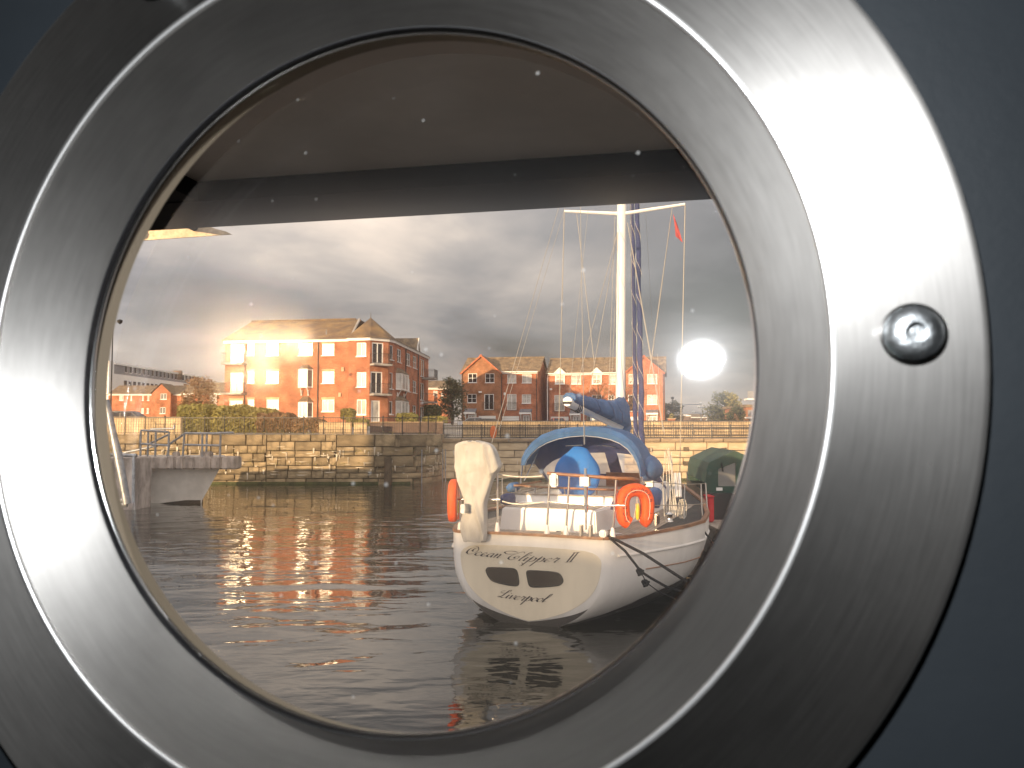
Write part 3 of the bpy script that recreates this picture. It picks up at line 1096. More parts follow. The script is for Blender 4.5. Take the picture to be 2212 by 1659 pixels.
def townhouse(px_l, px_r, Y, name_label, ridge_py, eave_py, gable, tops, spec, brick_l='brick_brown', rot=11):
    u = (math.cos(R(rot)), -math.sin(R(rot)))
    pl = P(px_l, 830, Y)
    o = (pl.x, pl.y)
    L = on_line(px_r, 830, o, u)[0]
    n = Vector((u[1], -u[0], 0)); t = Vector((u[0], u[1], 0)); back = -n
    ze = on_line((px_l + px_r) / 2, eave_py, o, u)[1]
    zb = 3.2
    B = thing('townhouse', name_label, 'building', (o[0] + u[0] * L / 2, o[1] + u[1] * L / 2, zb))
    base = Vector((o[0], o[1], 0))
    at = lambda s, d, z: base + t * s + back * d + Vector((0, 0, z))
    ops, items = [], []
    for kind, a, b in spec:
        s0, z0 = on_line(*a, o, u); s1, z1 = on_line(*b, o, u)
        q = (min(s0, s1), max(s0, s1), min(z0, z1), max(z0, z1))
        q = (q[0], q[1], max(q[2], zb + .02), q[3])
        items.append((kind, q))
        if kind not in ('dormer', 'canopy', 'box'):
            ops.append(q)
    D = 9.0
    mb = MB()
    g0, g1 = [on_line(p, 830, o, u)[0] for p in gable[:2]]
    zg = on_line(*gable[2], o, u)[1]
    gproj = .35
    inside = lambda q: g0 - .01 <= q[0] and q[1] <= g1 + .01
    facade(mb, o, u, L, zb, ze, [q for q in ops if not inside(q)])
    facade(mb, (at(L, 0, 0).x, at(L, 0, 0).y), (back.x, back.y), D, zb, ze, [])
    facade(mb, (at(0, D, 0).x, at(0, D, 0).y), (-back.x, -back.y), D, zb, ze, [])
    facade(mb, (at(L, D, 0).x, at(L, D, 0).y), (-u[0], -u[1]), L, zb, ze, [])
    zr = Z(ridge_py, Y + D / 2)
    mb.add([at(L, 0, ze), at(L, D, ze), at(L, D / 2, zr - .1)], [(0, 1, 2)])
    mb.add([at(0, 0, ze), at(0, D, ze), at(0, D / 2, zr - .1)], [(0, 1, 2)])
    mb.build('wall', 'brick_orange', B)
    # gabled bay of browner brick, a little proud
    mg = MB()
    og = at(g0, -gproj, 0); og = (og.x, og.y)
    facade(mg, og, u, g1 - g0, zb, ze, [(q[0] - g0, q[1] - g0, q[2], q[3]) for q in ops if inside(q)])
    A, C, T = at(g0, -gproj, ze), at(g1, -gproj, ze), at((g0 + g1) / 2, -gproj, zg)
    mg.add([A, C, T], [(0, 1, 2)])
    for s in (g0, g1):
        mg.quad(at(s, -gproj, zb), at(s, 0, zb), at(s, 0, ze), at(s, -gproj, ze))
    mg.build('gable_wall', brick_l, B)
    # roofs
    mr_ = MB()
    ov = .3
    mr_.add([at(-ov, -ov, ze), at(L + ov, -ov, ze), at(L + ov, D / 2, zr), at(-ov, D / 2, zr), at(L + ov, D + ov, ze), at(-ov, D + ov, ze)], [(0, 1, 2, 3), (3, 2, 4, 5)])
    rf = mr_.build('roof', 'roof_tile', B)
    MB().tube([at(-ov, D / 2, zr + .03), at(L + ov, D / 2, zr + .03)], .1, 6).build('ridge_tile', 'roof_tile', rf)
    mr_ = MB()
    gm = (g0 + g1) / 2
    slope = D / 2 / (zr - ze)
    mr_.add([at(g0 - .25, -gproj - .25, ze - .1), at(g1 + .25, -gproj - .25, ze - .1), at(gm, -gproj - .25, zg + .12), at(gm, (zg + .12 - ze) * slope, zg + .12),
             at(g0 - .25, 0, ze - .08), at(g1 + .25, 0, ze - .08)], [(0, 2, 3, 4), (1, 5, 3, 2)])
    mr_.build('gable_roof', 'roof_tile', B)
    mb = MB()
    for e, f_ in ((A, T), (C, T)):
        d = (f_ - e).normalized()
        mb.obox((e + f_) / 2 + n * .27, d * ((f_ - e).length / 2 + .2), n * .03, d.cross(n).normalized() * .1)
    mb.build('barge_board', 'terracotta', B)
    # fascia pieces
    mb = MB()
    for s0, s1 in ((0, g0), (g1, L)):
        if s1 - s0 > .3:
            mb.obox(at((s0 + s1) / 2, -.1, ze + .02), t * ((s1 - s0) / 2), n * .06, Vector((0, 0, .17)))
    mb.build('fascia', 'white_paint', B)
    for s in (.05, g0 if g0 > 1 else g1, L - .25):
        p = at(s + .1, -.42 if g0 - .2 < s + .1 < g1 + .2 else -.08, 0); pipe(B, p.x, p.y, zb, ze)
    for kind, q in items:
        oo, qq = (og, (q[0] - g0, q[1] - g0, q[2], q[3])) if inside(q) else (o, q)
        if kind == 'win':
            window(B, oo, u, qq, 2, 2, random.choice(['glass_dark', 'glass_curtain', 'glass_curtain']))
        elif kind == 'winD':
            window(B, oo, u, qq, 2, 2, 'glass_dark')
        elif kind == 'juliet':
            w = window(B, oo, u, qq, 2, 1, random.choice(['glass_dark', 'glass_curtain']), name='balcony_door', sill=False, bar=.1)
            k = qq
            bs = Vector((oo[0], oo[1], 0)) + n * .16
            mb = MB()
            za, zc = k[2] - .05, k[2] + 1.05
            for z in (za, zc):
                mb.tube([bs + t * (k[0] - .25) + Vector((0, 0, z)), bs + t * (k[1] + .25) + Vector((0, 0, z))], .025, 6)
            m_ = 14
            for i in range(m_ + 1):
                p = bs + t * (k[0] - .25 + (k[1] - k[0] + .5) * i / m_)
                mb.tube([p + Vector((0, 0, za)), p + Vector((0, 0, zc))], .013, 4)
            mb.build('juliet_railing', 'black_iron', w)
        elif kind == 'garage':
            gd = MB()
            s0, s1, z0, z1 = qq
            bs = Vector((oo[0], oo[1], 0)) + back * .08
            for j in range(5):
                za, zc = z0 + (z1 - z0) * j / 5, z0 + (z1 - z0) * (j + 1) / 5 - .02
                gd.obox(bs + t * (s0 + s1) / 2 + Vector((0, 0, (za + zc) / 2)), t * ((s1 - s0) / 2 - .002), n * .03, Vector((0, 0, (zc - za) / 2)))
            gd.build('garage_door', 'garage_white', B)
        elif kind == 'door':
            window(B, oo, u, qq, 2, 1, 'glass_curtain', name='front_door', sill=False, bar=.2)
        elif kind == 'canopy':
            s0, s1, z0, z1 = qq
            bs = Vector((oo[0], oo[1], 0))
            mb = MB()
            zf = Vector((0, 0, 1))
            p = [bs + t * s0 + zf * z1, bs + t * s1 + zf * z1, bs + t * s1 + n * 1.0 + zf * (z0 + .2), bs + t * s0 + n * 1.0 + zf * (z0 + .2)]
            mb.prism(p, (0, 0, 0), (0, 0, -.12))
            cn = mb.build('porch_roof', 'lead_grey', B)
            MB().obox(bs + t * (s0 + s1) / 2 + n * 1.02 + zf * (z0 + .07), t * (s1 - s0) / 2, n * .03, zf * .12).build('porch_fascia', 'white_paint', cn)
            mb = MB()
            for s in (s0 + .12, s1 - .12):
                mb.obox(bs + t * s + n * .08 + zf * (z0 - .5), t * .06, n * .07, zf * .55)
                mb.tube([bs + t * s + n * .1 + zf * (z0 - .8), bs + t * s + n * .9 + zf * z0], .06, 6)
            mb.build('porch_bracket', 'white_paint', cn)
        elif kind == 'dormer':
            s0, s1, z0, z1 = q
            w = window(B, (o[0] + n.x * .12, o[1] + n.y * .12), u, (s0, s1, z0, z0 + (z1 - z0) * .62), 2, 2, 'glass_curtain', bar=.14)
            sm = (s0 + s1) / 2
            zt = z0 + (z1 - z0) * .62
            mb = MB()
            f0, f1, f2 = at(s0 - .2, -.2, zt), at(s1 + .2, -.2, zt), at(sm, -.2, z1)
            mb.add([f0, f1, f2], [(0, 1, 2)])
            for s in (s0, s1):
                mb.quad(at(s, -.12, z0), at(s, .4, z0), at(s, .4, zt + .05), at(s, -.12, zt + .05))
            mb.build('dormer_front', 'white_paint', w)
            mb = MB()
            dz = Vector((0, 0, .07))
            for sg, e in ((-1, f0), (1, f1)):
                mb.quad(e + t * sg * .12 + n * .12 - dz, f2 + n * .12 + dz, at(sm, 2.2, z1) + dz, at(sm + sg * (s1 - s0) / 2 + sg * .3, 2.2, zt) - dz)
            mb.build('dormer_roof', 'roof_tile', w)
            mb = MB()
            for e in (f0, f1):
                d = (f2 - e).normalized()
                mb.obox((e + f2) / 2 + n * .06, d * (f2 - e).length / 2, n * .03, d.cross(n).normalized() * .09)
            mb.build('barge_board', 'white_paint', w)
        elif kind == 'box':
            s0, s1, z0, z1 = qq
            MB().obox(Vector((oo[0], oo[1], 0)) + t * (s0 + s1) / 2 + n * .1 + Vector((0, 0, (z0 + z1) / 2)), t * (s1 - s0) / 2, n * .1, Vector((0, 0, (z1 - z0) / 2))).build('alarm_box', 'white_plastic', B)
    return B


def build_townhouses():
    k = c3
    townhouse(k(192, 0)[0], k(1240, 0)[0], 121, 'red brick townhouse pair half in shadow, brown gable on its left end', k(0, 350)[1], k(0, 548)[1],
              (k(196, 0)[0], k(740, 0)[0], k(470, 315)), None,
              [('win', k(285, 685), k(408, 557)), ('win', k(522, 685), k(648, 557)), ('win', k(820, 688), k(945, 568)), ('win', k(1025, 688), k(1155, 568)),
               ('winD', k(275, 962), k(402, 840)), ('juliet', k(508, 1060), k(642, 840)), ('juliet', k(815, 1062), k(947, 840)), ('win', k(1022, 970), k(1148, 842)),
               ('garage', k(432, 1400), k(668, 1140)), ('garage', k(747, 1400), k(986, 1142)), ('door', k(280, 1400), k(380, 1125)), ('door', k(1032, 1400), k(1130, 1130)),
               ('canopy', k(245, 1112), k(408, 1040)), ('canopy', k(1000, 1115), k(1165, 1045)), ('box', k(435, 824), k(477, 803)), ('box', k(774, 855), k(796, 820))])
    townhouse(k(1380, 0)[0], c4(925, 0)[0], 121, 'bright red brick townhouses with two white dormers and gable beside the mast', k(0, 357)[1], k(0, 560)[1],
              (c4(380, 0)[0], c4(922, 0)[0], c4(648, 325)), None,
              [('dormer', k(1482, 703), k(1614, 480)), ('win', k(1706, 703), k(1840, 578)), ('dormer', k(1990, 703), k(2125, 480)), ('win', c4(160, 703), c4(250, 575)),
               ('win', c4(435, 700), c4(575, 565)), ('win', c4(690, 700), c4(828, 565)), ('juliet', k(1472, 1075), k(1612, 852)), ('win', k(1990, 975), k(2125, 850)),
               ('winD', c4(150, 985), c4(235, 850)), ('juliet', c4(430, 1085), c4(575, 850)), ('win', c4(690, 985), c4(827, 850)),
               ('garage', k(1420, 1400), k(1668, 1150)), ('door', k(1722, 1400), k(1820, 1140)), ('garage', k(1945, 1400), k(2120, 1160)), ('garage', c4(412, 1400), c4(640, 1152)),
               ('door', c4(700, 1400), c4(832, 1140)), ('canopy', k(1690, 1130), k(1842, 1060)), ('canopy', c4(676, 1122), c4(842, 1058)), ('box', k(1410, 785), k(1440, 760))],
              brick_l='brick_orange')


build_townhouses()


def simple_house(label, pa, pb, Y, z0, eave_py, ridge_py, depth, wins, brick='brick_orange', roof='roof_tile', rot=0, hip=0.0, name='house', gable=None):
    u = (math.cos(R(rot)), math.sin(R(rot)))
    pl = P(pa, 860, Y); o = (pl.x, pl.y)
    L = on_line(pb, 860, o, u)[0]
    n = Vector((u[1], -u[0], 0)); t = Vector((u[0], u[1], 0)); back = -n
    base = Vector((o[0], o[1], 0))
    at = lambda s, d, z: base + t * s + back * d + Vector((0, 0, z))
    ze = on_line((pa + pb) / 2, eave_py, o, u)[1]
    zr = Z(ridge_py, Y + depth / 2)
    B = thing(name, label, 'building', at(L / 2, 0, z0))
    ops = []
    for a, b in wins:
        s0, za = on_line(*a, o, u); s1, zc = on_line(*b, o, u)
        ops.append((min(s0, s1), max(s0, s1), min(za, zc), max(za, zc)))
    mb = MB()
    facade(mb, o, u, L, z0, ze, ops)
    for s, d, uu, l_ in ((L, 0, (back.x, back.y), depth), (0, depth, (-back.x, -back.y), depth), (L, depth, (-u[0], -u[1]), L)):
        p = at(s, d, 0); facade(mb, (p.x, p.y), uu, l_, z0, ze, [])
    if not hip:
        for s in (0, L):
            mb.add([at(s, 0, ze), at(s, depth, ze), at(s, depth / 2, zr - .1)], [(0, 1, 2)])
    mb.build('wall', brick, B)
    mr_ = MB()
    v = [at(-.3, -.3, ze), at(L + .3, -.3, ze), at(L + .3 - hip, depth / 2, zr), at(-.3 + hip, depth / 2, zr), at(L + .3, depth + .3, ze), at(-.3, depth + .3, ze)]
    mr_.add(v, [(0, 1, 2, 3), (3, 2, 4, 5)] + ([(0, 3, 5), (1, 4, 2)] if hip else []))
    mr_.build('roof', roof, B)
    MB().obox(at(L / 2, -.12, ze), t * L / 2, n * .08, Vector((0, 0, .14))).build('fascia', 'white_paint', B)
    for q in ops:
        window(B, o, u, q, 2, 1, random.choice(['glass_curtain', 'glass_low_sun', 'glass_curtain']))
    if gable:
        s0, s1 = on_line(gable[0], 860, o, u)[0], on_line(gable[1], 860, o, u)[0]
        zg = on_line(*gable[2], o, u)[1]
        og = at(s0, -1.2, 0)
        mb = MB()
        gops = []
        for a, b in gable[3]:
            x0, za = on_line(*a, (og.x, og.y), u); x1, zc = on_line(*b, (og.x, og.y), u)
            gops.append((min(x0, x1), max(x0, x1), min(za, zc), max(za, zc)))
        facade(mb, (og.x, og.y), u, s1 - s0, z0, ze + .3, gops)
        mb.add([at(s0, -1.2, ze + .3), at(s1, -1.2, ze + .3), at((s0 + s1) / 2, -1.2, zg)], [(0, 1, 2)])
        for s in (s0, s1):
            mb.quad(at(s, -1.2, z0), at(s, 0, z0), at(s, 0, ze + .3), at(s, -1.2, ze + .3))
        mb.build('gable_wall', brick, B)
        mr_ = MB()
        m_ = (s0 + s1) / 2
        mr_.add([at(s0 - .3, -1.5, ze + .1), at(s1 + .3, -1.5, ze + .1), at(m_, -1.5, zg + .2), at(m_, 4, zg + .2), at(s0 - .3, 4, ze + .1), at(s1 + .3, 4, ze + .1)], [(0, 2, 3, 4), (1, 5, 3, 2)])
        mr_.build('gable_roof', roof, B)
        for q in gops:
            window(B, (og.x, og.y), u, q, 2, 1, 'glass_low_sun')
    return B


def build_far():
    # two-storey houses on the far left
    ws = []
    for a, b in ((185, 230), (300, 318), (420, 440), (475, 497), (535, 550)):
        ws.append((c1(a, 1112), c1(b, 1062)))
    for a, b in ((410, 440), (468, 492), (528, 545)):
        ws.append((c1(a, 1245), c1(b, 1190)))
    simple_house('low red brick houses at the far left with a round topped dormer', c1(75, 0)[0], c1(880, 0)[0], 165, 4.5, c1(0, 1052)[1], c1(0, 955)[1], 10, ws,
                 gable=(c1(548, 0)[0], c1(745, 0)[0], c1(650, 945), [(c1(612, 1100), c1(678, 1040)), (c1(605, 1248), c1(665, 1182))]))
    simple_house('long low red brick house with brown roof left of the flats behind the hedge', c1(850, 0)[0], c1(1330, 0)[0], 150, 4.5, c1(0, 1045)[1], c1(0, 925)[1], 10,
                 [(c1(860, 1100), c1(915, 1050)), (c1(1120, 1170), c1(1195, 1050))])
    simple_house('small red brick house seen behind the right end of the flats', c2(1420, 0)[0], c2(1660, 0)[0], 135, 4.2, c2(0, 990)[1], c2(0, 905)[1], 9,
                 [(c2(1505, 1055), c2(1525, 1010)), (c2(1528, 1075), c2(1550, 1015)), (c2(1588, 1090), c2(1610, 1030)), (c2(1528, 1215), c2(1548, 1165))])
    # round-topped dormer with balcony
    # long white and grey block on the skyline
    a, b = P(*c1(135, 720), 250), P(*c1(1045, 885), 315)
    L = math.hypot(b.x - a.x, b.y - a.y); u = ((b.x - a.x) / L, (b.y - a.y) / L)
    o = (a.x, a.y)
    n = Vector((u[1], -u[0], 0)); t = Vector((u[0], u[1], 0))
    zt = a.z
    B = thing('hotel_block', 'long white block with grey top floor on the far left skyline', 'building', (o[0], o[1], 6))
    zm = on_line(*c1(150, 835), o, u)[1]
    ops_g, ops_w = [], []
    for i in range(18):
        s = 6 + i * (L - 12) / 18
        ops_w.append((s, s + 2.2, zm - 4.2, zm - 1.6))
        ops_g.append((s + .5, s + 2.2, zm + .8, zm + 3.2))
    mb = MB(); facade(mb, o, u, L, 5, zm, ops_w)
    mb.build('wall', 'white_paint', B)
    mb = MB(); facade(mb, o, u, L, zm, zt - .5, ops_g)
    mb.build('upper_wall', 'grey_cladding', B)
    mb = MB()
    e = Vector((o[0], o[1], 0))
    mb.prism([e + n * .4, e + t * L + n * .4, e + t * L - n * 16, e - n * 16], (0, 0, zt - .5), (0, 0, zt))
    mb.build('flat_roof', 'white_paint', B)
    mb = MB(); facade(mb, (e - t * 3 - n * 0).xy[:], u, 3, 5, zt + .4, [])
    facade(mb, ((e - n * 16 - t * 3).x, (e - n * 16 - t * 3).y), (n.x, n.y), 16, 5, zt + .4, [])
    mb.build('end_wall', 'white_paint', B)
    for q in ops_g + ops_w:
        window(B, o, u, q, 1, 1, 'glass_dark', sill=False, bar=.1)
    p = P(*c1(745, 810), 290)
    mb = MB(); mb.obox((p.x, p.y + 4, p.z - 1), t * .5, n * 1.5, Vector((0, 0, 1.6)))
    mb.build('stair_tower', 'brick_dark', B)
    # right side skyline
    simple_house('small dark red house far right beneath the lamp posts', c4(1290, 0)[0], c4(1600, 0)[0], 240, 5, c4(0, 1165)[1], c4(0, 1115)[1], 12,
                 [(c4(1420, 1225), c4(1445, 1190)), (c4(1500, 1225), c4(1525, 1190))], brick='brick_dark', rot=12)
    simple_house('flat cream roofed shelter far right between two lamp posts', c4(1192, 0)[0], c4(1290, 0)[0], 225, 5, c4(0, 1140)[1], c4(0, 1122)[1], 5, [], brick='brick_dark', roof='white_paint', hip=1.0)
    # block with white balconies at the right edge
    q = P(*c4(2075, 1000), 120)
    B = thing('apartment_building', 'pale flats with cream balconies at the right edge of the view', 'building', (q.x + 1, 120, 4))
    o = (q.x - .2, 120.0)
    mb = MB()
    ops = [(.35, 1.5, Z(c4(0, 1240)[1], 120), Z(c4(0, 1185)[1], 120)), (3, 4.5, Z(c4(0, 1240)[1], 120), Z(c4(0, 1185)[1], 120))]
    facade(mb, o, (1, 0), 14, 3.5, Z(c4(0, 1020)[1], 120), ops)
    facade(mb, (o[0], 132), (0, -1), 12, 3.5, Z(c4(0, 1020)[1], 120), [])
    mb.build('wall', 'brick_brown', B)
    for w in ops:
        window(B, o, (1, 0), w, 2, 2, 'glass_dark', frame='grey_cladding')
    zr = Z(c4(0, 1020)[1], 120)
    MB().box(o[0] - .4, o[0] + 14.4, 119.6, 132.4, zr, zr + .35).build('flat_roof', 'roof_tile', B)
    for yy, h in ((1160, 1.0), (905, 1.1)):
        z = Z(c4(0, yy)[1], 118.5)
        bq = MB().box(o[0] - .3, o[0] + 6, 118.2, 119.97, z - .18, z + .05).build('balcony', 'white_paint', B)
        mb = MB()
        mb.box(o[0] - .22, o[0] + 5.9, 118.25, 118.29, z + .1, z + h)
        mb.build('balcony_screen', 'grey_cladding', bq)
    MB().box(o[0] + 2.4, o[0] + 14, 119.7, 120.05, zr + .37, Z(c4(0, 780)[1], 120)).build('upper_wall', 'grey_cladding', B)


build_far()

# ------------------------------------------------------------------ plants
def leaf_cloud(mb, c, rx, ry, rz, n, size, rr, hollow=.35):
    c = Vector(c)
    for _ in range(n):
        while True:
            p = Vector((rr.uniform(-1, 1), rr.uniform(-1, 1), rr.uniform(-1, 1)))
            if hollow < p.length < 1:
                break
        q = c + Vector((p.x * rx, p.y * ry, p.z * rz))
        a = Vector((rr.gauss(0, 1), rr.gauss(0, 1), rr.gauss(0, 1))).normalized() * size * rr.uniform(.6, 1.3)
        b = a.orthogonal().normalized() * size * rr.uniform(.35, .7)
        mb.add([q - a, q + b, q + a, q - b], [(0, 1, 2, 3)])


def tree(label, base, h, crown_r, clumps, leaves, size, leaf, seed, trunk_r=.16, crown_lo=.35, name='tree', group=None, sparse=False, oval=1.0):
    rr = random.Random(seed)
    base = Vector(base)
    T = thing(name, label, 'tree', base, group)
    tb = MB()
    top = base + Vector((rr.uniform(-.2, .2), rr.uniform(-.2, .2), h * .8))
    tb.tube([base - Vector((0, 0, .3)), base.lerp(top, .3) + Vector((.06, 0, 0)), base.lerp(top, .65), top], [trunk_r, trunk_r * .8, trunk_r * .5, trunk_r * .15], 8)
    cb = MB()
    for i in range(clumps):
        ang = rr.uniform(0, 6.283); f = rr.uniform(0, 1)
        z = h * (crown_lo + (1 - crown_lo) * f)
        rad = crown_r * math.sqrt(max(.05, 1 - ((f - .4) / .65) ** 2)) * rr.uniform(.35, 1)
        c = base + Vector((math.cos(ang) * rad, math.sin(ang) * rad, z * .93))
        st = base.lerp(top, min(.95, max(.25, f * .7 + .15)))
        tb.tube([st, st.lerp(c, .5) + Vector((0, 0, .1)), c], [trunk_r * .35, trunk_r * .22, trunk_r * .06], 5)
        k = crown_r * rr.uniform(.22, .42)
        leaf_cloud(cb, c, k, k, k * .8 * oval, leaves, size, rr, .0 if sparse else .2)
    tb.build('trunk', 'wood_bark', T)
    cb.build('crown', leaf, T)
    return T


def hedge(label, pts, leaf, seed, n, size=.12, name='hedge', cat='hedge'):
    """pts: list of (centre, half-extents) blocks that make the outline"""
    rr = random.Random(seed)
    c0 = Vector(pts[0][0])
    H = thing(name, label, cat, (c0.x, c0.y, c0.z - pts[0][1][2]))
    cb, core = MB(), MB()
    tot = sum(e[0] * e[2] for _, e in pts)
    for c, e in pts:
        c = Vector(c)
        for i in range(int(n * e[0] * e[2] / tot)):
            while True:
                p = Vector((rr.uniform(-1, 1), rr.uniform(-1, 1), rr.uniform(-1, 1)))
                m = (abs(p.x) ** 4 + abs(p.y) ** 4 + abs(p.z) ** 4) ** .25
                if .8 < m < 1.05:
                    break
            q = c + Vector((p.x * e[0], p.y * e[1], p.z * e[2])) * (1 + .05 * math.sin(p.x * 9 + c.x) + .04 * math.sin(p.z * 7 + p.x * 5))
            a = Vector((rr.gauss(0, 1), rr.gauss(0, 1), rr.gauss(0, 1))).normalized() * size * rr.uniform(.6, 1.4)
            b = a.orthogonal().normalized() * size * rr.uniform(.4, .8)
            cb.add([q - a, q + b, q + a, q - b], [(0, 1, 2, 3)])
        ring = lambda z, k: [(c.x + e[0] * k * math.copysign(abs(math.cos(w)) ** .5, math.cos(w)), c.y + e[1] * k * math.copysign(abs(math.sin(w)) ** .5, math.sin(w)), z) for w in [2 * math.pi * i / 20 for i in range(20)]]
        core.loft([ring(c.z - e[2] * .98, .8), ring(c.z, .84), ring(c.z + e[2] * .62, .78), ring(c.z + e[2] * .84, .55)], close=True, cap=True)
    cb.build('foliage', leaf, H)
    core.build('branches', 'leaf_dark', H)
    return H


def build_plants():
    def blk(pa, pb, ya, yb, Y, d):
        a, b = P(pa, yb, Y), P(pb, ya, Y)
        return (((a.x + b.x) / 2, Y, (a.z + b.z) / 2), ((b.x - a.x) / 2, d, (b.z - a.z) / 2))
    hedge('tall bright green hedge on the quay left of the flats', [blk(394, 470, 875, 936, 60, 1.6), blk(455, 560, 877, 938, 60, 1.5), blk(530, 600, 884, 938, 60, 1.4)], 'leaf_hedge', 3, 16000, .11)
    hedge('brown withered low hedge below the lit flats behind railing', [blk(560, 640, 893, 937, 58.6, 1.2), blk(620, 700, 904, 937, 58.6, 1.1), blk(680, 730, 915, 940, 58.4, .9)], 'leaf_brown', 4, 9000, .10)
    hedge('small round green shrub beside a ground floor window of the flats', [blk(738, 766, 883, 906, 70, .7)], 'leaf_hedge', 5, 1500, .09, 'shrub', 'shrub')
    hedge('low dark shrub in front of the turret, behind railing', [blk(748, 796, 905, 922, 63, .7)], 'leaf_hedge', 15, 1600, .09, 'shrub', 'shrub')
    hedge('square clipped yellow green shrub at the end of the flats', [blk(858, 901, 893, 916, 66, .9)], 'leaf_hedge', 6, 2600, .09, 'shrub', 'shrub')
    hedge('dark green bush behind the clipped shrub near the alley', [blk(918, 952, 875, 905, 92, 1.4)], 'leaf_dark', 7, 1500, .16, 'shrub', 'shrub')
    hedge('low green bank of plants at the end of the alley', [blk(915, 965, 900, 914, 84, 1)], 'leaf_hedge', 8, 1500, .12, 'shrub', 'shrub')
    tree('dark evergreen tree in the gap between flats and townhouse', P(977, 915, 112), 6.4, 1.9, 46, 70, .15, 'leaf_dark', 11, .2, .15, oval=1.3)
    tree('small brown leaved tree behind the green hedge, left of the flats', P(428, 905, 108), 5.6, 2.3, 40, 50, .18, 'leaf_brown', 12, .16, .25)
    tree('thin tree with sparse orange leaves in front of the right townhouses', P(1352, 918, 92), 5.6, 2.6, 40, 16, .10, 'leaf_autumn', 13, .10, .3, sparse=True)
    tree('thin tree with sparse golden leaves left of the mast foot', P(1296, 918, 94), 5.3, 2.0, 26, 14, .10, 'leaf_autumn', 14, .09, .35, sparse=True)
    tree('loose pale green tree under a tall lamp post at the right', P(1569, 918, 140), 5.5, 3.2, 50, 60, .22, 'leaf_pale', 16, .2, .15)
    tree('dark bush like tree right of the brick gable', P(1449, 918, 130), 3.9, 1.9, 30, 60, .18, 'leaf_dark', 17, .15, .1)
    tree('dull purple brown bush at the right edge below the balconies', P(1592, 918, 112), 2.7, 1.5, 26, 60, .15, 'leaf_dark', 18, .12, .1)


build_plants()


# ------------------------------------------------------------------ street lamps, cars, small things on the quay
def lamp(label, px, top_py, Y, z0, globe=False, arm=0.0):
    b = P(px, 900, Y); zt = Z(top_py, Y)
    L = thing('street_lamp', label, 'lamp', (b.x, Y, z0), 'street lamps')
    r = .0004 * Y + .03
    MB().tube([(b.x, Y, z0), (b.x, Y, (z0 + zt) / 2), (b.x, Y, zt)], [r * 1.3, r, r * .7], 8).build('pole', 'black_iron' if globe else 'galvanised', L)
    if arm:
        MB().tube([(b.x, Y, zt - .1), (b.x + arm * .5, Y, zt + .05), (b.x + arm, Y, zt)], r * .7, 6).build('arm', 'galvanised', L)
    h = MB()
    x = b.x + arm
    k = .0013 * Y + .12
    h.lathe([(.001, -.1), (k * .75, 0), (k, k * .9), (k * .4, k * 1.3), (.001, k * 1.35)], 12)
    h.v = [(v[0] + x, v[1] + Y, v[2] + zt - .05) for v in h.v]
    h.build('lamp_head', 'lamp_clear' if not globe else 'black_iron', L)


def car(label, paint, loc, rot, seed=0):
    C_ = thing('parked_car', label, 'car', loc, 'parked cars')
    C_.rotation_euler = (0, 0, rot)
    prof = [(-2.1, .35), (-2.15, .75), (-1.9, .98), (-1.35, 1.02), (-.75, 1.45), (.75, 1.48), (1.55, 1.08), (2.05, .98), (2.15, .6), (2.1, .32)]
    mb = MB()
    rings = []
    for y, k, dz in ((-.82, .97, -.03), (-.70, 1, 0), (0, 1.0, .03), (.70, 1, 0), (.82, .97, -.03)):
        rings.append([(x * k, y * (.80 if z > 1.2 else 1.0), z + (dz if z > .5 else 0)) for x, z in prof])
    mb.loft(rings, close=True, cap=True)
    mb.build('body', paint, C_, smooth=35, local=True)
    mb = MB()
    for sg in (-1, 1):
        y = sg * .735
        mb.add([(-1.2, sg * .80, 1.04), (-.72, y * .9, 1.38), (.0, y * .9, 1.42), (.0, sg * .80, 1.04)], [(0, 1, 2, 3)])
        mb.add([(.06, sg * .80, 1.04), (.06, y * .9, 1.42), (.72, y * .9, 1.41), (1.4, sg * .80, 1.06)], [(0, 1, 2, 3)])
    mb.v = [(v[0], v[1] * 1.02, v[2]) for v in mb.v]
    mb.build('side_window', 'glass_dark', C_, local=True)
    MB().add([(-1.36, -.66, 1.055), (-1.36, .66, 1.055), (-.80, .55, 1.435), (-.80, -.55, 1.435)], [(0, 1, 2, 3)]).build('windscreen', 'glass_dark', C_, local=True)
    MB().add([(1.52, -.64, 1.13), (1.52, .64, 1.13), (.84, .55, 1.475), (.84, -.55, 1.475)], [(0, 1, 2, 3)]).build('rear_window', 'glass_dark', C_, local=True)
    wm = MB().lathe([(.05, -.1), (.30, -.1), (.32, -.06), (.32, .06), (.30, .1), (.05, .1)], 20).mesh('wheel', 'rubber')
    rm = MB().lathe([(.01, .105), (.18, .115), (.2, .10), (.2, -.10), (.18, -.115), (.01, -.105)], 16).mesh('rim', 'galvanised')
    for x in (-1.35, 1.3):
        for y in (-.74, .74):
            w = bpy.data.objects.new('wheel', wm); COL.objects.link(w); w.parent = C_
            w.location = (x, y, .32); w.rotation_euler = (R(90), 0, 0)
            r_ = bpy.data.objects.new('rim', rm); COL.objects.link(r_); r_.parent = w
    for y in (-.6, .6):
        MB().box(-2.16, -2.05, y - .16, y + .16, .66, .82).build('headlight', 'lamp_clear', C_, local=True, bevel=.02)
        MB().box(2.06, 2.155, y - .15, y + .15, .72, .90).build('tail_light', 'lamp_red', C_, local=True, bevel=.02)
    return C_


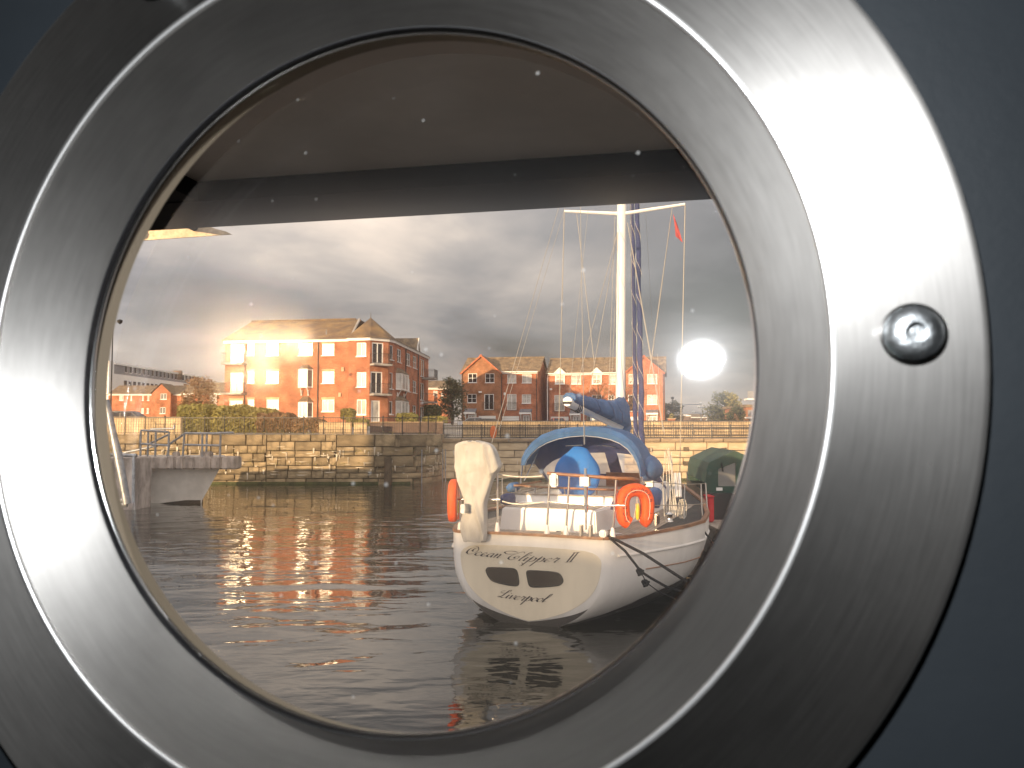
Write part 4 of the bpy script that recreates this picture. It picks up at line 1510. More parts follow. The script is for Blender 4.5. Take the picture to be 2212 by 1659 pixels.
def build_street():
    p = P(270, 900, 62); car('black car parked at the far left behind the garden wall', 'car_dark', (p.x, 62, 2.95), R(180))
    p = P(384, 903, 60); car('white car half hidden by the green hedge', 'car_white', (p.x + 1.3, 62.5, 2.85), R(0))
    p = P(1025, 915, 105); car('silver car with its roof above the wall before the brown gable', 'car_silver', (p.x, 105, 3.15), R(4))
    p = P(1057, 915, 103); car('dark grey car right of the silver car before the townhouse garages', 'car_dark', (p.x, 103, 2.95), R(184))
    p = P(1205, 915, 103); car('dark red car before the left garage of the bright townhouses', 'car_red', (p.x, 103, 3.05), R(95))
    lamp('dark street lamp post at the left rim of the porthole', c1(95, 0)[0], c1(0, 300)[1], 60, 2.6, True, .5)
    lamp('black lantern post right of the brick gable', c4(1042, 0)[0], c4(0, 905)[1], 150, 4, True)
    lamp('tall lamp post with white head above the pale green tree', c4(1778, 0)[0], c4(0, 815)[1], 150, 4)
    lamp('slim street lamp right of the small far house', c4(1555, 0)[0], c4(0, 1030)[1], 170, 4, arm=-2.2)
    lamp('slim street lamp left of the small far house', c4(1435, 0)[0], c4(0, 1100)[1], 170, 4, arm=-1.6)
    lamp('short street lamp with curved head before the far house', c4(1525, 0)[0], c4(0, 1155)[1], 175, 4, arm=-.6)
    lamp('tall thin pole lamp next to the right shroud', c4(1163, 0)[0], c4(0, 985)[1], 150, 4, arm=3.5)
    for i, (cx, lab) in enumerate(((1940, 'black bollard lantern on the quay left of the boom'), (2015, 'white headed lantern on the quay under the boom'))):
        px, py = c3(cx, 1180)
        b = P(px, py, 56)
        L = thing('lantern', lab, 'lamp', (b.x, 56, 2.7))
        MB().tube([(b.x, 56, 2.7), (b.x, 56, b.z - .15)], [.06, .045], 8).build('pole', 'black_iron', L)
        h = MB().lathe([(.05, 0), (.12, .1), (.14, .3), (.03, .42), (.001, .48)], 10)
        h.v = [(v[0] + b.x, v[1] + 56, v[2] + b.z - .2) for v in h.v]
        h.build('lamp_head', 'lamp_clear' if i else 'black_iron', L)
    # orange life ring housing on the railing and a brick pillar
    px, py = c3(628, 1365)
    b = P(px, py, 50.4)
    H = thing('lifebuoy_case', 'orange lifebuoy case hanging on the shaded quay railing', 'lifebuoy', (b.x, 50.4, RIGHT_TOP))
    m = MB().lathe([(.001, -.06), (.2, -.07), (.26, -.03), (.26, .03), (.2, .07), (.001, .06)], 20)
    m.v = [(v[0] * .8 + b.x, v[2] + 50.4, v[1] * 1.5 + b.z) for v in m.v]
    m.build('case', mat('orange_plastic', (0.62, 0.13, 0.02), .5, var=.1), H, smooth=40)
    MB().box(b.x - .03, b.x + .03, 50.46, 50.52, RIGHT_TOP, b.z + .2).build('post', 'black_iron', H)
    px, py = c4(1025, 1215)
    b = P(px, py, 90)
    H = thing('brick_pillar', 'small orange brick pillar with a plant right of the gable', 'pillar', (b.x, 90, 3.5))
    MB().box(b.x - .35, b.x + .35, 89.7, 90.3, 3.5, Z(c4(0, 1185)[1], 90)).build('shaft', 'brick_orange', H)
    MB().box(b.x - .42, b.x + .42, 89.6, 90.4, Z(c4(0, 1185)[1], 90), Z(c4(0, 1185)[1], 90) + .1).build('cap', 'stone_right', H)
    q = MB(); leaf_cloud(q, (b.x, 90, Z(c4(0, 1165)[1], 90)), .25, .25, .5, 60, .1, random.Random(4)); q.build('plant', 'leaf_hedge', H)


build_street()

# ------------------------------------------------------------------ the sailing boat (built in its own frame: x to starboard, y forward, z up)
BO = Vector((0.26, 13.0, 0.0))
BA = R(21.7)
BX = Vector((math.cos(BA), -math.sin(BA), 0))
BY = Vector((math.sin(BA), math.cos(BA), 0))
BM = Matrix.Translation(BO) @ Matrix.Rotation(-BA, 4, 'Z')


def bl(px, py, yl):
    """sight line -> boat frame, on the cross plane yl metres forward of the stern"""
    d = ray(px, py)
    k = (yl - (EYE - BO).dot(BY)) / d.dot(BY)
    p = EYE + d * k - BO
    return Vector((p.dot(BX), yl, p.z))


mat('hull_white', (0.74, 0.73, 0.71), .3, var=.09, vscale=2.2, stretch=(1, 1, .25), detail=8)
mat('gel_white', (0.78, 0.77, 0.75), .35, var=.05, vscale=2)
mat('transom_cream', (0.64, 0.58, 0.46), .42, var=.08, vscale=2.6, stretch=(1, 1, .3), detail=8)
mat('teak', (0.22, 0.095, 0.034), .45, var=.35, vscale=9, stretch=(1, .2, 1))
mat('teak_grey', (0.30, 0.26, 0.215), .85, var=.25, vscale=7, rnd=.12)
mat('caulk', (0.02, 0.02, 0.02), .8)
mat('canvas_blue', (0.045, 0.115, 0.26), .85, var=.18, vscale=3, bump=.012, bscale=9)
mat('canvas_bright', (0.012, 0.13, 0.42), .8, var=.12, vscale=3, bump=.01, bscale=8)
mat('canvas_navy', (0.026, 0.036, 0.12), .85, var=.2, vscale=4, bump=.01, bscale=10)
mat('canvas_cream', (0.40, 0.39, 0.37), .9, var=.14, vscale=3.5, bump=.004, bscale=12, col2=(.50, .49, .465), stretch=(1, 1, .5))
mat('steel', (0.72, 0.70, 0.66), .16, 1.0)
mat('wire', (0.42, 0.38, 0.31), .4, .7)
mat('rope_white', (0.62, 0.58, 0.50), .9, var=.2, vscale=30)
mat('rope_black', (0.012, 0.013, 0.015), .95, var=.3, vscale=30, spec=.1)
mat('mast_white', (0.72, 0.73, 0.74), .3)
mat('buoy_orange', (0.66, 0.085, 0.012), .6, var=.1, vscale=6, spec=.3)
mat('lettering_ink', (0.018, 0.014, 0.03), .6, spec=.2)
mat('smoked_pane', (0.014, 0.008, 0.007), .12, var=.3, vscale=3)
mat('antifoul', (0.018, 0.016, 0.016), .6, var=.3, vscale=3)
mat('yellow_plastic', (0.65, 0.48, 0.04), .5)
mat('flag_red', (0.42, 0.06, 0.05), .8)
mat('trunk_white', (0.74, 0.73, 0.72), .4)
m_ = bpy.data.materials.new('clear_vinyl'); m_.use_nodes = True
nt_ = m_.node_tree; nt_.nodes.clear()
o_ = nt_.nodes.new('ShaderNodeOutputMaterial'); mx_ = nt_.nodes.new('ShaderNodeMixShader'); mx_.inputs[0].default_value = .40
tr_ = nt_.nodes.new('ShaderNodeBsdfTransparent'); tr_.inputs[0].default_value = (.95, .93, .9, 1)
df_ = nt_.nodes.new('ShaderNodeBsdfTranslucent'); df_.inputs[0].default_value = (.75, .73, .70, 1)
gl_ = nt_.nodes.new('ShaderNodeBsdfDiffuse'); gl_.inputs[0].default_value = (.55, .54, .52, 1)
ad_ = nt_.nodes.new('ShaderNodeAddShader')
nt_.links.new(df_.outputs[0], ad_.inputs[0]); nt_.links.new(gl_.outputs[0], ad_.inputs[1])
nt_.links.new(tr_.outputs[0], mx_.inputs[1]); nt_.links.new(ad_.outputs[0], mx_.inputs[2]); nt_.links.new(mx_.outputs[0], o_.inputs[0])
MATS['clear_vinyl'] = m_

LOA = 11.6


def half_beam(y):
    f = y / LOA
    pts = [(0, 1.19), (.004, 1.265), (.010, 1.335), (.022, 1.42), (.05, 1.56), (.118, 1.82), (.19, 2.08), (.26, 2.24), (.37, 2.13), (.534, 1.76), (.68, 1.2), (.82, .6), (1, .03)]
    for (a, p), (b, q) in zip(pts, pts[1:]):
        if f <= b:
            k = (f - a) / (b - a); k = k * k * (3 - 2 * k) * .35 + k * .65
            return p + (q - p) * k
    return .03


def sheer(y):
    f = y / LOA
    return 1.36 - .16 * f + .62 * f * f


def keel(y):
    f = y / LOA
    return -.14 - .70 * math.sin(min(1, f * 1.5) * math.pi / 2) * (1 - max(0, f - .75) * 3.6)


def section(y, n=18, zk=None):
    b, zs = half_beam(y), sheer(y)
    zk = keel(y) if zk is None else zk
    out = []
    f = y / LOA
    p = 4.0 - 1.6 * min(1, f / .3) - 1.1 * max(0, f - .55) / .45
    for i in range(n + 1):
        t = i / n
        x = b * (1 - (1 - t) ** p) ** (.82 - .06 * min(1, f / .3) + .25 * max(0, f - .5))
        out.append((x, zk + (zs - zk) * t))
    return out


def curve_interp(pts, k):
    """Catmull-Rom through 2D points, k points per span"""
    out = []
    n = len(pts)
    for i in range(n - 1):
        p0, p1, p2, p3 = pts[max(i - 1, 0)], pts[i], pts[i + 1], pts[min(i + 2, n - 1)]
        for j in range(k):
            t = j / k
            out.append(tuple(.5 * (2 * b + (c - a) * t + (2 * a - 5 * b + 4 * c - d) * t * t + (-a + 3 * b - 3 * c + d) * t ** 3) for a, b, c, d in zip(p0, p1, p2, p3)))
    out.append(tuple(pts[-1]))
    return out


GLYPH = {
    'c': (.95, [[(.78, .72), (.62, .98), (.32, .92), (.08, .5), (.18, .08), (.48, 0), (.95, .35)]]),
    'e': (.92, [[(.05, .38), (.48, .52), (.64, .82), (.44, 1.0), (.14, .72), (.08, .28), (.34, 0), (.92, .35)]]),
    'a': (1.1, [[(.78, .86), (.5, 1.0), (.16, .72), (.07, .3), (.28, .0), (.6, .3), (.8, .98)], [(.8, 1.0), (.74, .22), (.86, 0), (1.1, .35)]]),
    'n': (1.1, [[(0, .55), (.16, 1.0), (.2, .85), (.16, 0)], [(.16, .25), (.42, .9), (.66, .98), (.72, .72), (.66, .15), (.8, 0), (1.1, .35)]]),
    'l': (.55, [[(0, .35), (.36, 1.2), (.5, 2.0), (.38, 2.25), (.22, 1.9), (.14, .3), (.28, 0), (.55, .35)]]),
    'i': (.5, [[(0, .4), (.16, 1.0), (.14, .18), (.26, 0), (.5, .35)], [(.22, 1.5), (.22, 1.38)]]),
    'p': (1.0, [[(0, .5), (.16, 1.1), (.18, 1.3)], [(.2, 1.35), (.16, .1), (.14, -1.15)], [(.16, .2), (.42, .92), (.68, .95), (.78, .5), (.55, .03), (.3, .08)], [(.55, .03), (1.0, .35)]]),
    'r': (.85, [[(0, .5), (.17, 1.12), (.26, .95), (.55, .96), (.52, .55), (.48, .12), (.62, 0), (.85, .35)]]),
    'o': (.9, [[(.44, 1.0), (.12, .74), (.07, .3), (.34, 0), (.68, .28), (.74, .72), (.44, 1.0), (.62, .86), (.9, .78)]]),
    'v': (.85, [[(0, .65), (.16, 1.0), (.2, .5), (.24, .03), (.52, .25), (.72, .75), (.66, 1.02), (.85, .86)]]),
    'O': (1.45, [[(1.1, 1.75), (.8, 2.2), (.35, 1.95), (.02, 1.2), (.12, .35), (.55, 0), (1.1, .3), (1.35, 1.0), (1.2, 1.75), (.85, 1.9), (.6, 1.5), (.62, 1.0), (.85, .8)]]),
    'C': (1.5, [[(.55, 1.75), (-.1, 2.15), (-.8, 2.05), (-1.1, 1.7), (-.75, 1.35), (-.2, 1.35), (.3, 1.6)], [(1.25, 1.85), (.95, 2.2), (.5, 1.8), (.14, .95), (.22, .25), (.65, 0), (1.1, .3), (1.2, .85), (.95, 1.1), (.7, .8), (.85, .45)]]),
    'L': (1.2, [[(.95, 1.75), (.6, 1.35), (.1, 1.2), (-.28, 1.4), (-.2, 1.75), (.15, 1.85)], [(.95, 1.75), (1.02, 2.1), (.84, 2.25), (.66, 2.0), (.6, 1.3), (.5, .5), (.3, .08), (.05, .02), (-.05, .2), (.15, .28), (.5, .08), (.9, 0), (1.2, .3)]]),
    'I': (.55, [[(.2, 2.1), (.2, 0)], [(-.12, 2.12), (.52, 2.12)], [(-.12, .0), (.52, .0)]]),
}


def script_word(mb, word, xh, start, end, base, y):
    """pen strokes, thick on the way down; base(x) gives the height of the writing line"""
    x, strokes = 0.0, []
    for ch in word:
        adv, ss = GLYPH[ch]
        for st in ss:
            strokes.append((ch, [(px + x, py) for px, py in st]))
        x += adv
    slant = .62
    lo = min(px + slant * py for _, st in strokes for px, py in st)
    hi = max(px + slant * py for _, st in strokes for px, py in st)
    kx = (end - start) / (hi - lo)
    for ch, st in strokes:
        pts = curve_interp(st, 7) if len(st) > 2 else [tuple(a + (b - a) * i / 5 for a, b in zip(*st)) for i in range(6)]
        q = []
        for px, py in pts:
            X_ = start + (px + slant * py - lo) * kx
            q.append((X_, base(X_) + py * xh))
        L_, R_ = [], []
        for i, p in enumerate(q):
            a, b = q[max(i - 1, 0)], q[min(i + 1, len(q) - 1)]
            dx, dy = b[0] - a[0], b[1] - a[1]
            l = math.hypot(dx, dy) or 1
            dx, dy = dx / l, dy / l
            w = xh * (.095 + .20 * max(0, -dy) ** 1.2)
            if ch == 'I':
                w = xh * (.20 if abs(dy) > .5 else .09)
            if 0 < i < len(q) - 1 or ch == 'I':
                pass
            else:
                w *= .6
            # broad nib held flat: thickness grows sideways
            L_.append((p[0] - w * (.75 + .25 * abs(dy)), p[1] - (.0 if abs(dy) > .4 else w * .5)))
            R_.append((p[0] + w * (.75 + .25 * abs(dy)), p[1] + (.0 if abs(dy) > .4 else w * .5)))
        mb.loft([[(a[0], y, a[1]) for a in L_], [(a[0], y, a[1]) for a in R_]])


def build_boat():
    Y_ = thing('sailing_yacht', 'white sailing yacht with cream stern and blue spray hood moored stern on', 'boat', (0, 0, 0))
    Y_.matrix_world = BM

    def B(mb, name, material, parent=Y_, **kw):
        return mb.build(name, material, parent, local=True, **kw)
    # hull
    st = [0, .02, .046, .08, .116, .18, .256, .4, .6, .9, 1.37, 2.2, 3, 3.6, 4.3, 5.2, 6.2, 7, 7.9, 9, 10, 10.8, 11.3, LOA]
    rings = []
    for y in st:
        s = section(y)
        rings.append([(-x, y - .0, z) for x, z in reversed(s)] + [(x, y, z) for x, z in s[1:]])
    split = lambda lo, hi: [[(p[0], p[1], min(max(p[2], lo), hi)) for p in r] for r in rings]
    mb = MB(); mb.loft(rings)
    mb.f.append(tuple(range(len(rings[0]))))
    hull = B(mb, 'hull', 'hull_white', smooth=85)
    # dark bottom paint up to the boot top
    mb = MB()
    low = []
    for y in st:
        s = [(x, z) for x, z in section(y, 60) if z <= .07 + .32 * min(1, y / 2.0)]
        if len(s) < 2:
            s = [(0, keel(y)), (.05, keel(y) + .01)]
        idx = [s[int(i * (len(s) - 1) / 10)] for i in range(11)]
        low.append([(-(x + .006), y - .004, z) for x, z in reversed(idx)] + [(x + .006, y - .004, z) for x, z in idx[1:]])
    mb.loft(low[1:])
    B(mb, 'bottom_paint', 'antifoul', hull, smooth=40)
    lo_ = section(0, 60)[:19]
    hi_ = [tuple(h + (l - h) * (i / 18) ** 1.4 for h, l in zip(a, b)) for i, (a, b) in enumerate(zip(section(0, 60, .045)[:19], lo_))]
    mb = MB()
    for sg in (-1, 1):
        mb.loft([[(sg * (x + .004), -.005, z) for x, z in lo_], [(sg * x * .995, -.005, z) for x, z in hi_]])
    B(mb, 'bottom_paint', 'antifoul', hull)
    # moulded strake and brown cove line on both sides
    for sg in (-1, 1):
        mb = MB(); mb.tube([(sg * (section(y)[15][0] + .012), y, section(y)[15][1]) for y in st[5:-1]], .020, 6)
        B(mb, 'rubbing_strake', 'hull_white', hull)
        mb = MB(); mb.tube([(sg * (section(y)[12][0] + .004), y, section(y)[12][1]) for y in st[9:-1]], .010, 6)
        B(mb, 'cove_line', 'teak', hull)
    # cream stern panel
    s = section(0, 40, .05)
    side = [(x * .985, z + .006) for x, z in s if z < 1.0]
    top = [(side[-1][0] * .985, 1.06), (side[-1][0] * .95, 1.11), (side[-1][0] * .88, 1.15), (side[-1][0] * .77, 1.175), (side[-1][0] * .5, 1.19), (0, 1.195)]
    half = [(x, z) for x, z in side] + top
    outline = [(x, -.008, z + .02 * 0) for x, z in half] + [(-x, -.008, z) for x, z in reversed(half[1:-1])]
    mb = MB(); mb.prism(outline, (0, 0, 0), (0, .006, 0))
    tr = B(mb, 'stern_panel', 'transom_cream', hull)

    # stern windows
    def pane(pts, nm):
        q = [bl(a, b, -.012) for a, b in pts]
        return [(p.x, p.z) for p in q]
    for corners in ([(510, 770), (522, 728), (570, 716), (800, 724), (862, 738), (890, 775), (906, 850), (908, 915), (880, 943), (800, 940), (640, 905), (560, 862)],
                    [(990, 800), (995, 765), (1030, 752), (1160, 756), (1330, 772), (1390, 795), (1425, 845), (1432, 890), (1405, 925), (1350, 945), (1200, 958), (1070, 960), (1022, 935), (1005, 880)]):
        loop = pane([ct(a, b) for a, b in corners], '')
        loop = curve_interp([loop[-1]] + loop + loop[:2], 4)[4:-4]
        cx = sum(p[0] for p in loop) / len(loop); cz = sum(p[1] for p in loop) / len(loop)
        mb = MB()
        r0 = [(x, -.012, z) for x, z in loop]
        r1 = [(cx + (x - cx) * .93, -.022, cz + (z - cz) * .89) for x, z in loop]
        r2 = [(cx + (x - cx) * .90, -.013, cz + (z - cz) * .84) for x, z in loop]
        mb.loft([r0, r1, r2], close=True)
        w = B(mb, 'stern_window', 'caulk', tr, smooth=60)
        mb = MB(); mb.add(r2, [tuple(range(len(r2)))])
        B(mb, 'pane', 'smoked_pane', w)
    # lettering
    def line(pts):
        q = [bl(a, b, -.01) for a, b in pts]
        q = [(p.x, p.z) for p in q]

        def f(x):
            for (a, za), (b, zb) in zip(q, q[1:]):
                if x <= b or (b, zb) == q[-1]:
                    return za + (zb - za) * (x - a) / (b - a)
        return f
    mb = MB()
    f1 = line([ct(300, 560), ct(430, 583), ct(680, 612), ct(850, 636), ct(1100, 655), ct(1370, 662), ct(1520, 656)])
    xx = lambda a, b: bl(*ct(a, b), -.01).x
    script_word(mb, 'Ocean', .064, xx(287, 520), xx(692, 600), f1, -.0115)
    script_word(mb, 'Clipper', .064, xx(738, 560), xx(1386, 640), f1, -.0115)
    script_word(mb, 'II', .066, xx(1448, 640), xx(1630, 560), f1, -.0115)
    f2 = line([ct(660, 1070), ct(800, 1092), ct(960, 1115), ct(1220, 1135)])
    script_word(mb, 'Liverpool', .060, xx(655, 1000), xx(1300, 1060), f2, -.0115)
    mb.prism([(0, 0, 0)] * 0 or [(0, 0, 0), (0, 0, 0), (0, 0, 0)], (0, 0, 0), (0, 0, 0)) if False else None
    B(mb, 'name_lettering', 'lettering_ink', tr)
    p = bl(*ct(932, 672), -.01)
    mb = MB().tube([(p.x, -.01, p.z), (p.x, -.05, p.z)], [.03, .024], 12)
    B(mb, 'exhaust_outlet', 'steel', tr)
    # teak rail along the sheer
    for sg in (-1, 1):
        rr_ = []
        for y in st:
            x, z = sg * half_beam(y), sheer(y)
            rr_.append([(x - sg * .075, y, z - .01), (x - sg * .07, y, z + .035), (x + sg * .012, y, z + .04), (x + sg * .018, y, z - .01)])
        mb = MB(); mb.loft(rr_, close=True, cap=True)
        B(mb, 'toe_rail', 'teak')
    zt = sheer(0)
    mb = MB()
    arc = [(x, -.02 - .0 * x, zt + .012 * math.cos(x)) for x in [-1.2 + 2.4 * i / 16 for i in range(17)]]
    mb.loft([[(x, y - .012, z - .01), (x, y - .012, z + .03), (x, y + .09, z + .03), (x, y + .09, z - .01)] for x, y, z in arc], close=True, cap=True)
    B(mb, 'stern_rail_cap', 'teak')
    # deck of single planks
    dk = MB()
    ys = [.02 + .24 * i for i in range(48)]
    dk.loft([[(-half_beam(y) * .98, y, sheer(y) - .02), (half_beam(y) * .98, y, sheer(y) - .02)] for y in ys])
    deck = B(dk, 'deck', 'caulk')
    x = -1.62
    while x < 1.62:
        xm = x + .035
        yy = [y for y in ys if half_beam(y) * .97 > abs(xm) + .06 and .05 < y < 6]
        if len(yy) > 2:
            mb = MB()
            mb.loft([[(x + .004, y, sheer(y) - .008), (x + .068, y, sheer(y) - .008)] for y in yy])
            B(mb, 'deck_plank', 'teak_grey', deck)
        x += .072
    # aft trunk
    a0, a1 = bl(*c7(735, 1400), .8), bl(*c7(1885, 1460), .8)
    zt2 = bl(*c7(1200, 1290), .8).z
    x0, x1 = a0.x, a1.x
    mb = MB()
    mb.loft([[(x0, .8, sheer(.8) - .03), (x0 + .03, .84, zt2), (x1 - .03, .84, zt2 - .0), (x1, .8, sheer(.8) - .03)],
             [(x0 - .12, 3.0, sheer(3) - .03), (x0 - .08, 3.0, zt2 + .03), (x1 + .14, 3.0, zt2 + .03), (x1 + .2, 3.0, sheer(3) - .03)],
             [(x0 - .12, 5.0, sheer(5) - .03), (x0 - .06, 5.0, zt2 + .10), (x1 + .16, 5.0, zt2 + .10), (x1 + .25, 5.0, sheer(5) - .03)],
             [(-.6, 8.6, sheer(8.6) - .05), (-.55, 8.3, sheer(8) + .2), (.55, 8.3, sheer(8) + .2), (.6, 8.6, sheer(8.6) - .05)]], cap=True)
    tk = B(mb, 'aft_cabin', 'trunk_white', bevel=.025)
    mb = MB()
    n_ = 16
    for i in range(n_):
        xa = x0 + .06 + (x1 - x0 - .12) * i / n_
        mb.box(xa + .004, xa + (x1 - x0 - .12) / n_ - .004, .9, 1.75, zt2 + .001, zt2 + .012)
    B(mb, 'hatch_boards', 'teak_grey', tk)
    # square port on the cabin side
    q = bl(*c8(995, 1410), 2.1)
    mb = MB(); mb.box(q.x + .015, q.x + .05, 2.02, 2.30, q.z - .11, q.z + .10)
    pt = B(mb, 'cabin_port', 'steel', tk, bevel=.012)
    mb = MB(); mb.box(q.x + .045, q.x + .058, 2.07, 2.25, q.z - .07, q.z + .06)
    B(mb, 'pane', 'smoked_pane', pt)
    # cockpit coaming
    c0, c1_ = bl(*c7(905, 1160), 1.9), bl(*c7(2090, 1200), 1.9)
    zc = bl(*c7(1500, 1135), 1.9).z
    mb = MB()
    outer = [(c0.x, 1.9), (c1_.x, 1.9), (c1_.x + .1, 4.4), (c0.x - .1, 4.4)]
    for (xa, ya), (xb, yb) in zip(outer, outer[1:] + outer[:1]):
        a, b = Vector((xa, ya, 0)), Vector((xb, yb, 0)); d = (b - a).normalized(); nn = Vector((d.y, -d.x, 0))
        mb.obox((a + b) / 2 + Vector((0, 0, (zt2 + zc) / 2)), d * (b - a).length / 2, nn * .05, Vector((0, 0, (zc - zt2) / 2)))
    co = B(mb, 'cockpit_coaming', 'gel_white', bevel=.012)
    mb = MB()
    for (xa, ya), (xb, yb) in zip(outer, outer[1:] + outer[:1]):
        a, b = Vector((xa, ya, zc + .012)), Vector((xb, yb, zc + .012)); d = (b - a).normalized(); nn = Vector((d.y, -d.x, 0))
        mb.obox((a + b) / 2, d * ((b - a).length / 2 + .05), nn * .065, Vector((0, 0, .012)))
    B(mb, 'coaming_cap', 'teak_grey', co)
    # seats and companionway bulkhead inside
    mb = MB()
    mb.box(c0.x + .06, c0.x + .5, 2.0, 4.3, zt2 - .2, zt2 + .08); mb.box(c1_.x - .5, c1_.x - .06, 2.0, 4.3, zt2 - .2, zt2 + .08)
    B(mb, 'cockpit_seat', 'gel_white', co)
    mb = MB(); mb.box(c0.x - .1, c1_.x + .15, 4.4, 4.5, zt2 - .2, zc + .22)
    bh = B(mb, 'cabin_bulkhead', 'gel_white')
    mb = MB(); mb.box(.05, .75, 4.38, 4.398, zt2, zc + .3)
    B(mb, 'companionway_board', 'teak', bh)
    # low wooden grab rail round the cockpit
    g = [bl(*c7(915, 1015), 2.0), bl(*c7(1300, 1036), 2.0), bl(*c7(1800, 1056), 2.0), bl(*c7(2212, 1070), 2.0), bl(*c8(640, 1070), 2.0)]
    mb = MB(); mb.tube([g[0] + Vector((.2, .9, .03))] + g + [g[-1] + Vector((.1, 1.2, .03))], .02, 8)
    gr = B(mb, 'grab_rail', 'teak')
    mb = MB()
    for cx in (930, 1160, 1510, 1890, 2190):
        q = bl(*c7(cx, 1040), 2.0)
        mb.tube([(q.x, 2.0, zc), (q.x, 2.0, q.z)], .016, 6)
    B(mb, 'rail_posts', 'steel', gr)
    # wheel under its blue cover
    c = bl(*c7(1655, 890), 2.5)
    rad = abs(bl(*c7(1925, 890), 2.5).x - c.x)
    cover = []
    zbot = bl(*c7(1650, 1140), 2.5).z - c.z
    for k in range(44):
        w = 2 * math.pi * k / 44 + math.pi / 2
        x, z = rad * math.cos(w), rad * 1.04 * math.sin(w)
        z = max(z, zbot)
        bump = .075 * min(1, 1.5 * math.exp(-((x - .06) / .17) ** 4)) if z > 0 else 0
        cover.append((x, z + bump))
    mb = MB()
    rings = []
    for yy, k in ((-.07, .80), (-.10, .55), (-.07, .86), (-.03, .985), (.03, 1), (.08, .97)):
        pass
    for yy, k in ((-.115, .02), (-.11, .5), (-.085, .86), (-.03, .99), (.04, 1), (.09, .96)):
        rings.append([(c.x + x * k, 2.5 + yy + .012 * math.sin(6 * math.atan2(z, x)) * k, c.z + z * k) for x, z in cover])
    mb.loft(rings, close=True)
    B(mb, 'wheel_cover', 'canvas_bright', smooth=60)
    mb = MB(); mb.tube([(c.x, 2.68, zt2 - .1), (c.x, 2.66, c.z + .2)], [.11, .08], 10)
    B(mb, 'steering_pedestal', 'gel_white')
    # spray hood
    ya = 2.9
    outer = [(990, 775), (998, 690), (1040, 600), (1120, 500), (1240, 410), (1400, 350), (1560, 325), (1760, 315)]
    o2 = [c7(a, b) for a, b in outer] + [c8(a, b) for a, b in ((330, 318), (480, 345), (610, 400), (720, 480), (800, 580), (850, 690), (865, 800), (862, 905))]
    inner = [c7(a, b) for a, b in ((1035, 770), (1055, 710), (1110, 635), (1190, 560), (1300, 500), (1430, 455), (1570, 430), (1745, 418))] + \
            [c8(a, b) for a, b in ((330, 435), (470, 465), (580, 510), (670, 575), (735, 655), (780, 740), (810, 830), (825, 915))]
    A = [bl(a, b, ya) for a, b in o2]
    I = [bl(a, b, ya - .10) for a, b in inner]
    n_ = len(A)
    zf = min(A[0].z, A[-1].z) - .3
    mid = [Vector((p.x, 3.7, p.z + .0)) for p in A]
    front = []
    cxm = (A[0].x + A[-1].x) / 2
    for p in A:
        front.append(Vector((cxm + (p.x - cxm) * 1.04, 4.75, zc - .12 + (p.z - zf) * .25)))
    wr = lambda p, k: p + Vector((0, 0, .02 * math.sin(k * 2.3 + p.y * 5)))
    roof = MB()
    rows = []
    for f in (0, .33, .66, 1):
        rows.append([wr(A[i].lerp(mid[i], f), i + f * 3) if 0 < f < 1 else A[i].lerp(mid[i], f) for i in range(n_)])
    roof.loft(rows)
    hood = B(roof, 'spray_hood', 'canvas_blue', smooth=60)
    mb = MB()
    mm = [a.lerp(b, .5) + Vector((0, -.07, .0)) for a, b in zip(A, I)]
    mb.loft([A, mm, I, [p + Vector((0, .12, .02)) for p in I]])
    B(mb, 'hood_hem', 'canvas_blue', hood, smooth=60)
    vin, can = MB(), MB()
    for i in range(n_ - 1):
        w = i in (1, 2, 3, 5, 6, 8, 9, 10, 12, 13)
        ms = [mid[i].lerp(front[i], .5), mid[i + 1].lerp(front[i + 1], .5)]
        me = [mid[i].lerp(front[i], .93), mid[i + 1].lerp(front[i + 1], .93)]
        can.quad(mid[i], mid[i + 1], ms[1], ms[0]); can.quad(me[0], me[1], front[i + 1], front[i])
        (vin if w else can).quad(ms[0], ms[1], me[1], me[0])
    B(can, 'hood_front', 'canvas_navy', hood, smooth=60)
    B(vin, 'hood_window', 'clear_vinyl', hood, smooth=60)
    mb = MB()
    mb.tube([p + Vector((0, .02, -.01)) for p in I], .012, 6)
    mb.tube([A[0] + Vector((.03, 0, 0)), (A[0].x - .05, ya, zc - .25)], .017, 6); mb.tube([A[-1] - Vector((.03, 0, 0)), (A[-1].x + .03, ya, zc - .25)], .017, 6)
    q0, q1 = bl(*c7(1120, 640), ya), bl(*c7(1030, 960), ya)
    mb.tube([q0 + Vector((0, .3, 0)), q1], .015, 6)
    B(mb, 'hood_frame', 'steel', hood)
    mb = MB()
    for ca, cb in ((c7(1520, 542), c7(1725, 532)), (c8(320, 534), c8(540, 552))):
        mb.tube([bl(*ca, 3.5), bl(*cb, 3.5)], .011, 6)
    B(mb, 'hood_batten', 'steel', hood)
    # blue covered bundle right of the hood, and small covers
    def blob(pts, y, dy, nm, material, par=None, wrinkle=.03):
        q = [bl(a, b, y) for a, b in pts]
        cc = sum(q, Vector()) / len(q)
        rings = []
        for yy, k in ((-1, .05), (-.92, .5), (-.6, .86), (0, 1), (.6, .85), (.95, .4), (1, .05)):
            rings.append([(cc.x + (p.x - cc.x) * k * (1 + wrinkle * math.sin(7 * i + yy * 4)), y + dy * yy, cc.z + (p.z - cc.z) * k * (1 + wrinkle * math.cos(5 * i + yy * 3))) for i, p in enumerate(q)])
        mb = MB(); mb.loft(rings, close=True)
        return B(mb, nm, material, par or Y_, smooth=70)
    blob([c8(a, b) for a, b in ((850, 640), (900, 632), (960, 660), (1020, 710), (1065, 780), (1078, 840), (1060, 900), (1010, 955), (940, 965), (890, 960), (865, 880), (850, 760))], 3.6, .55, 'sail_bag', 'canvas_blue')
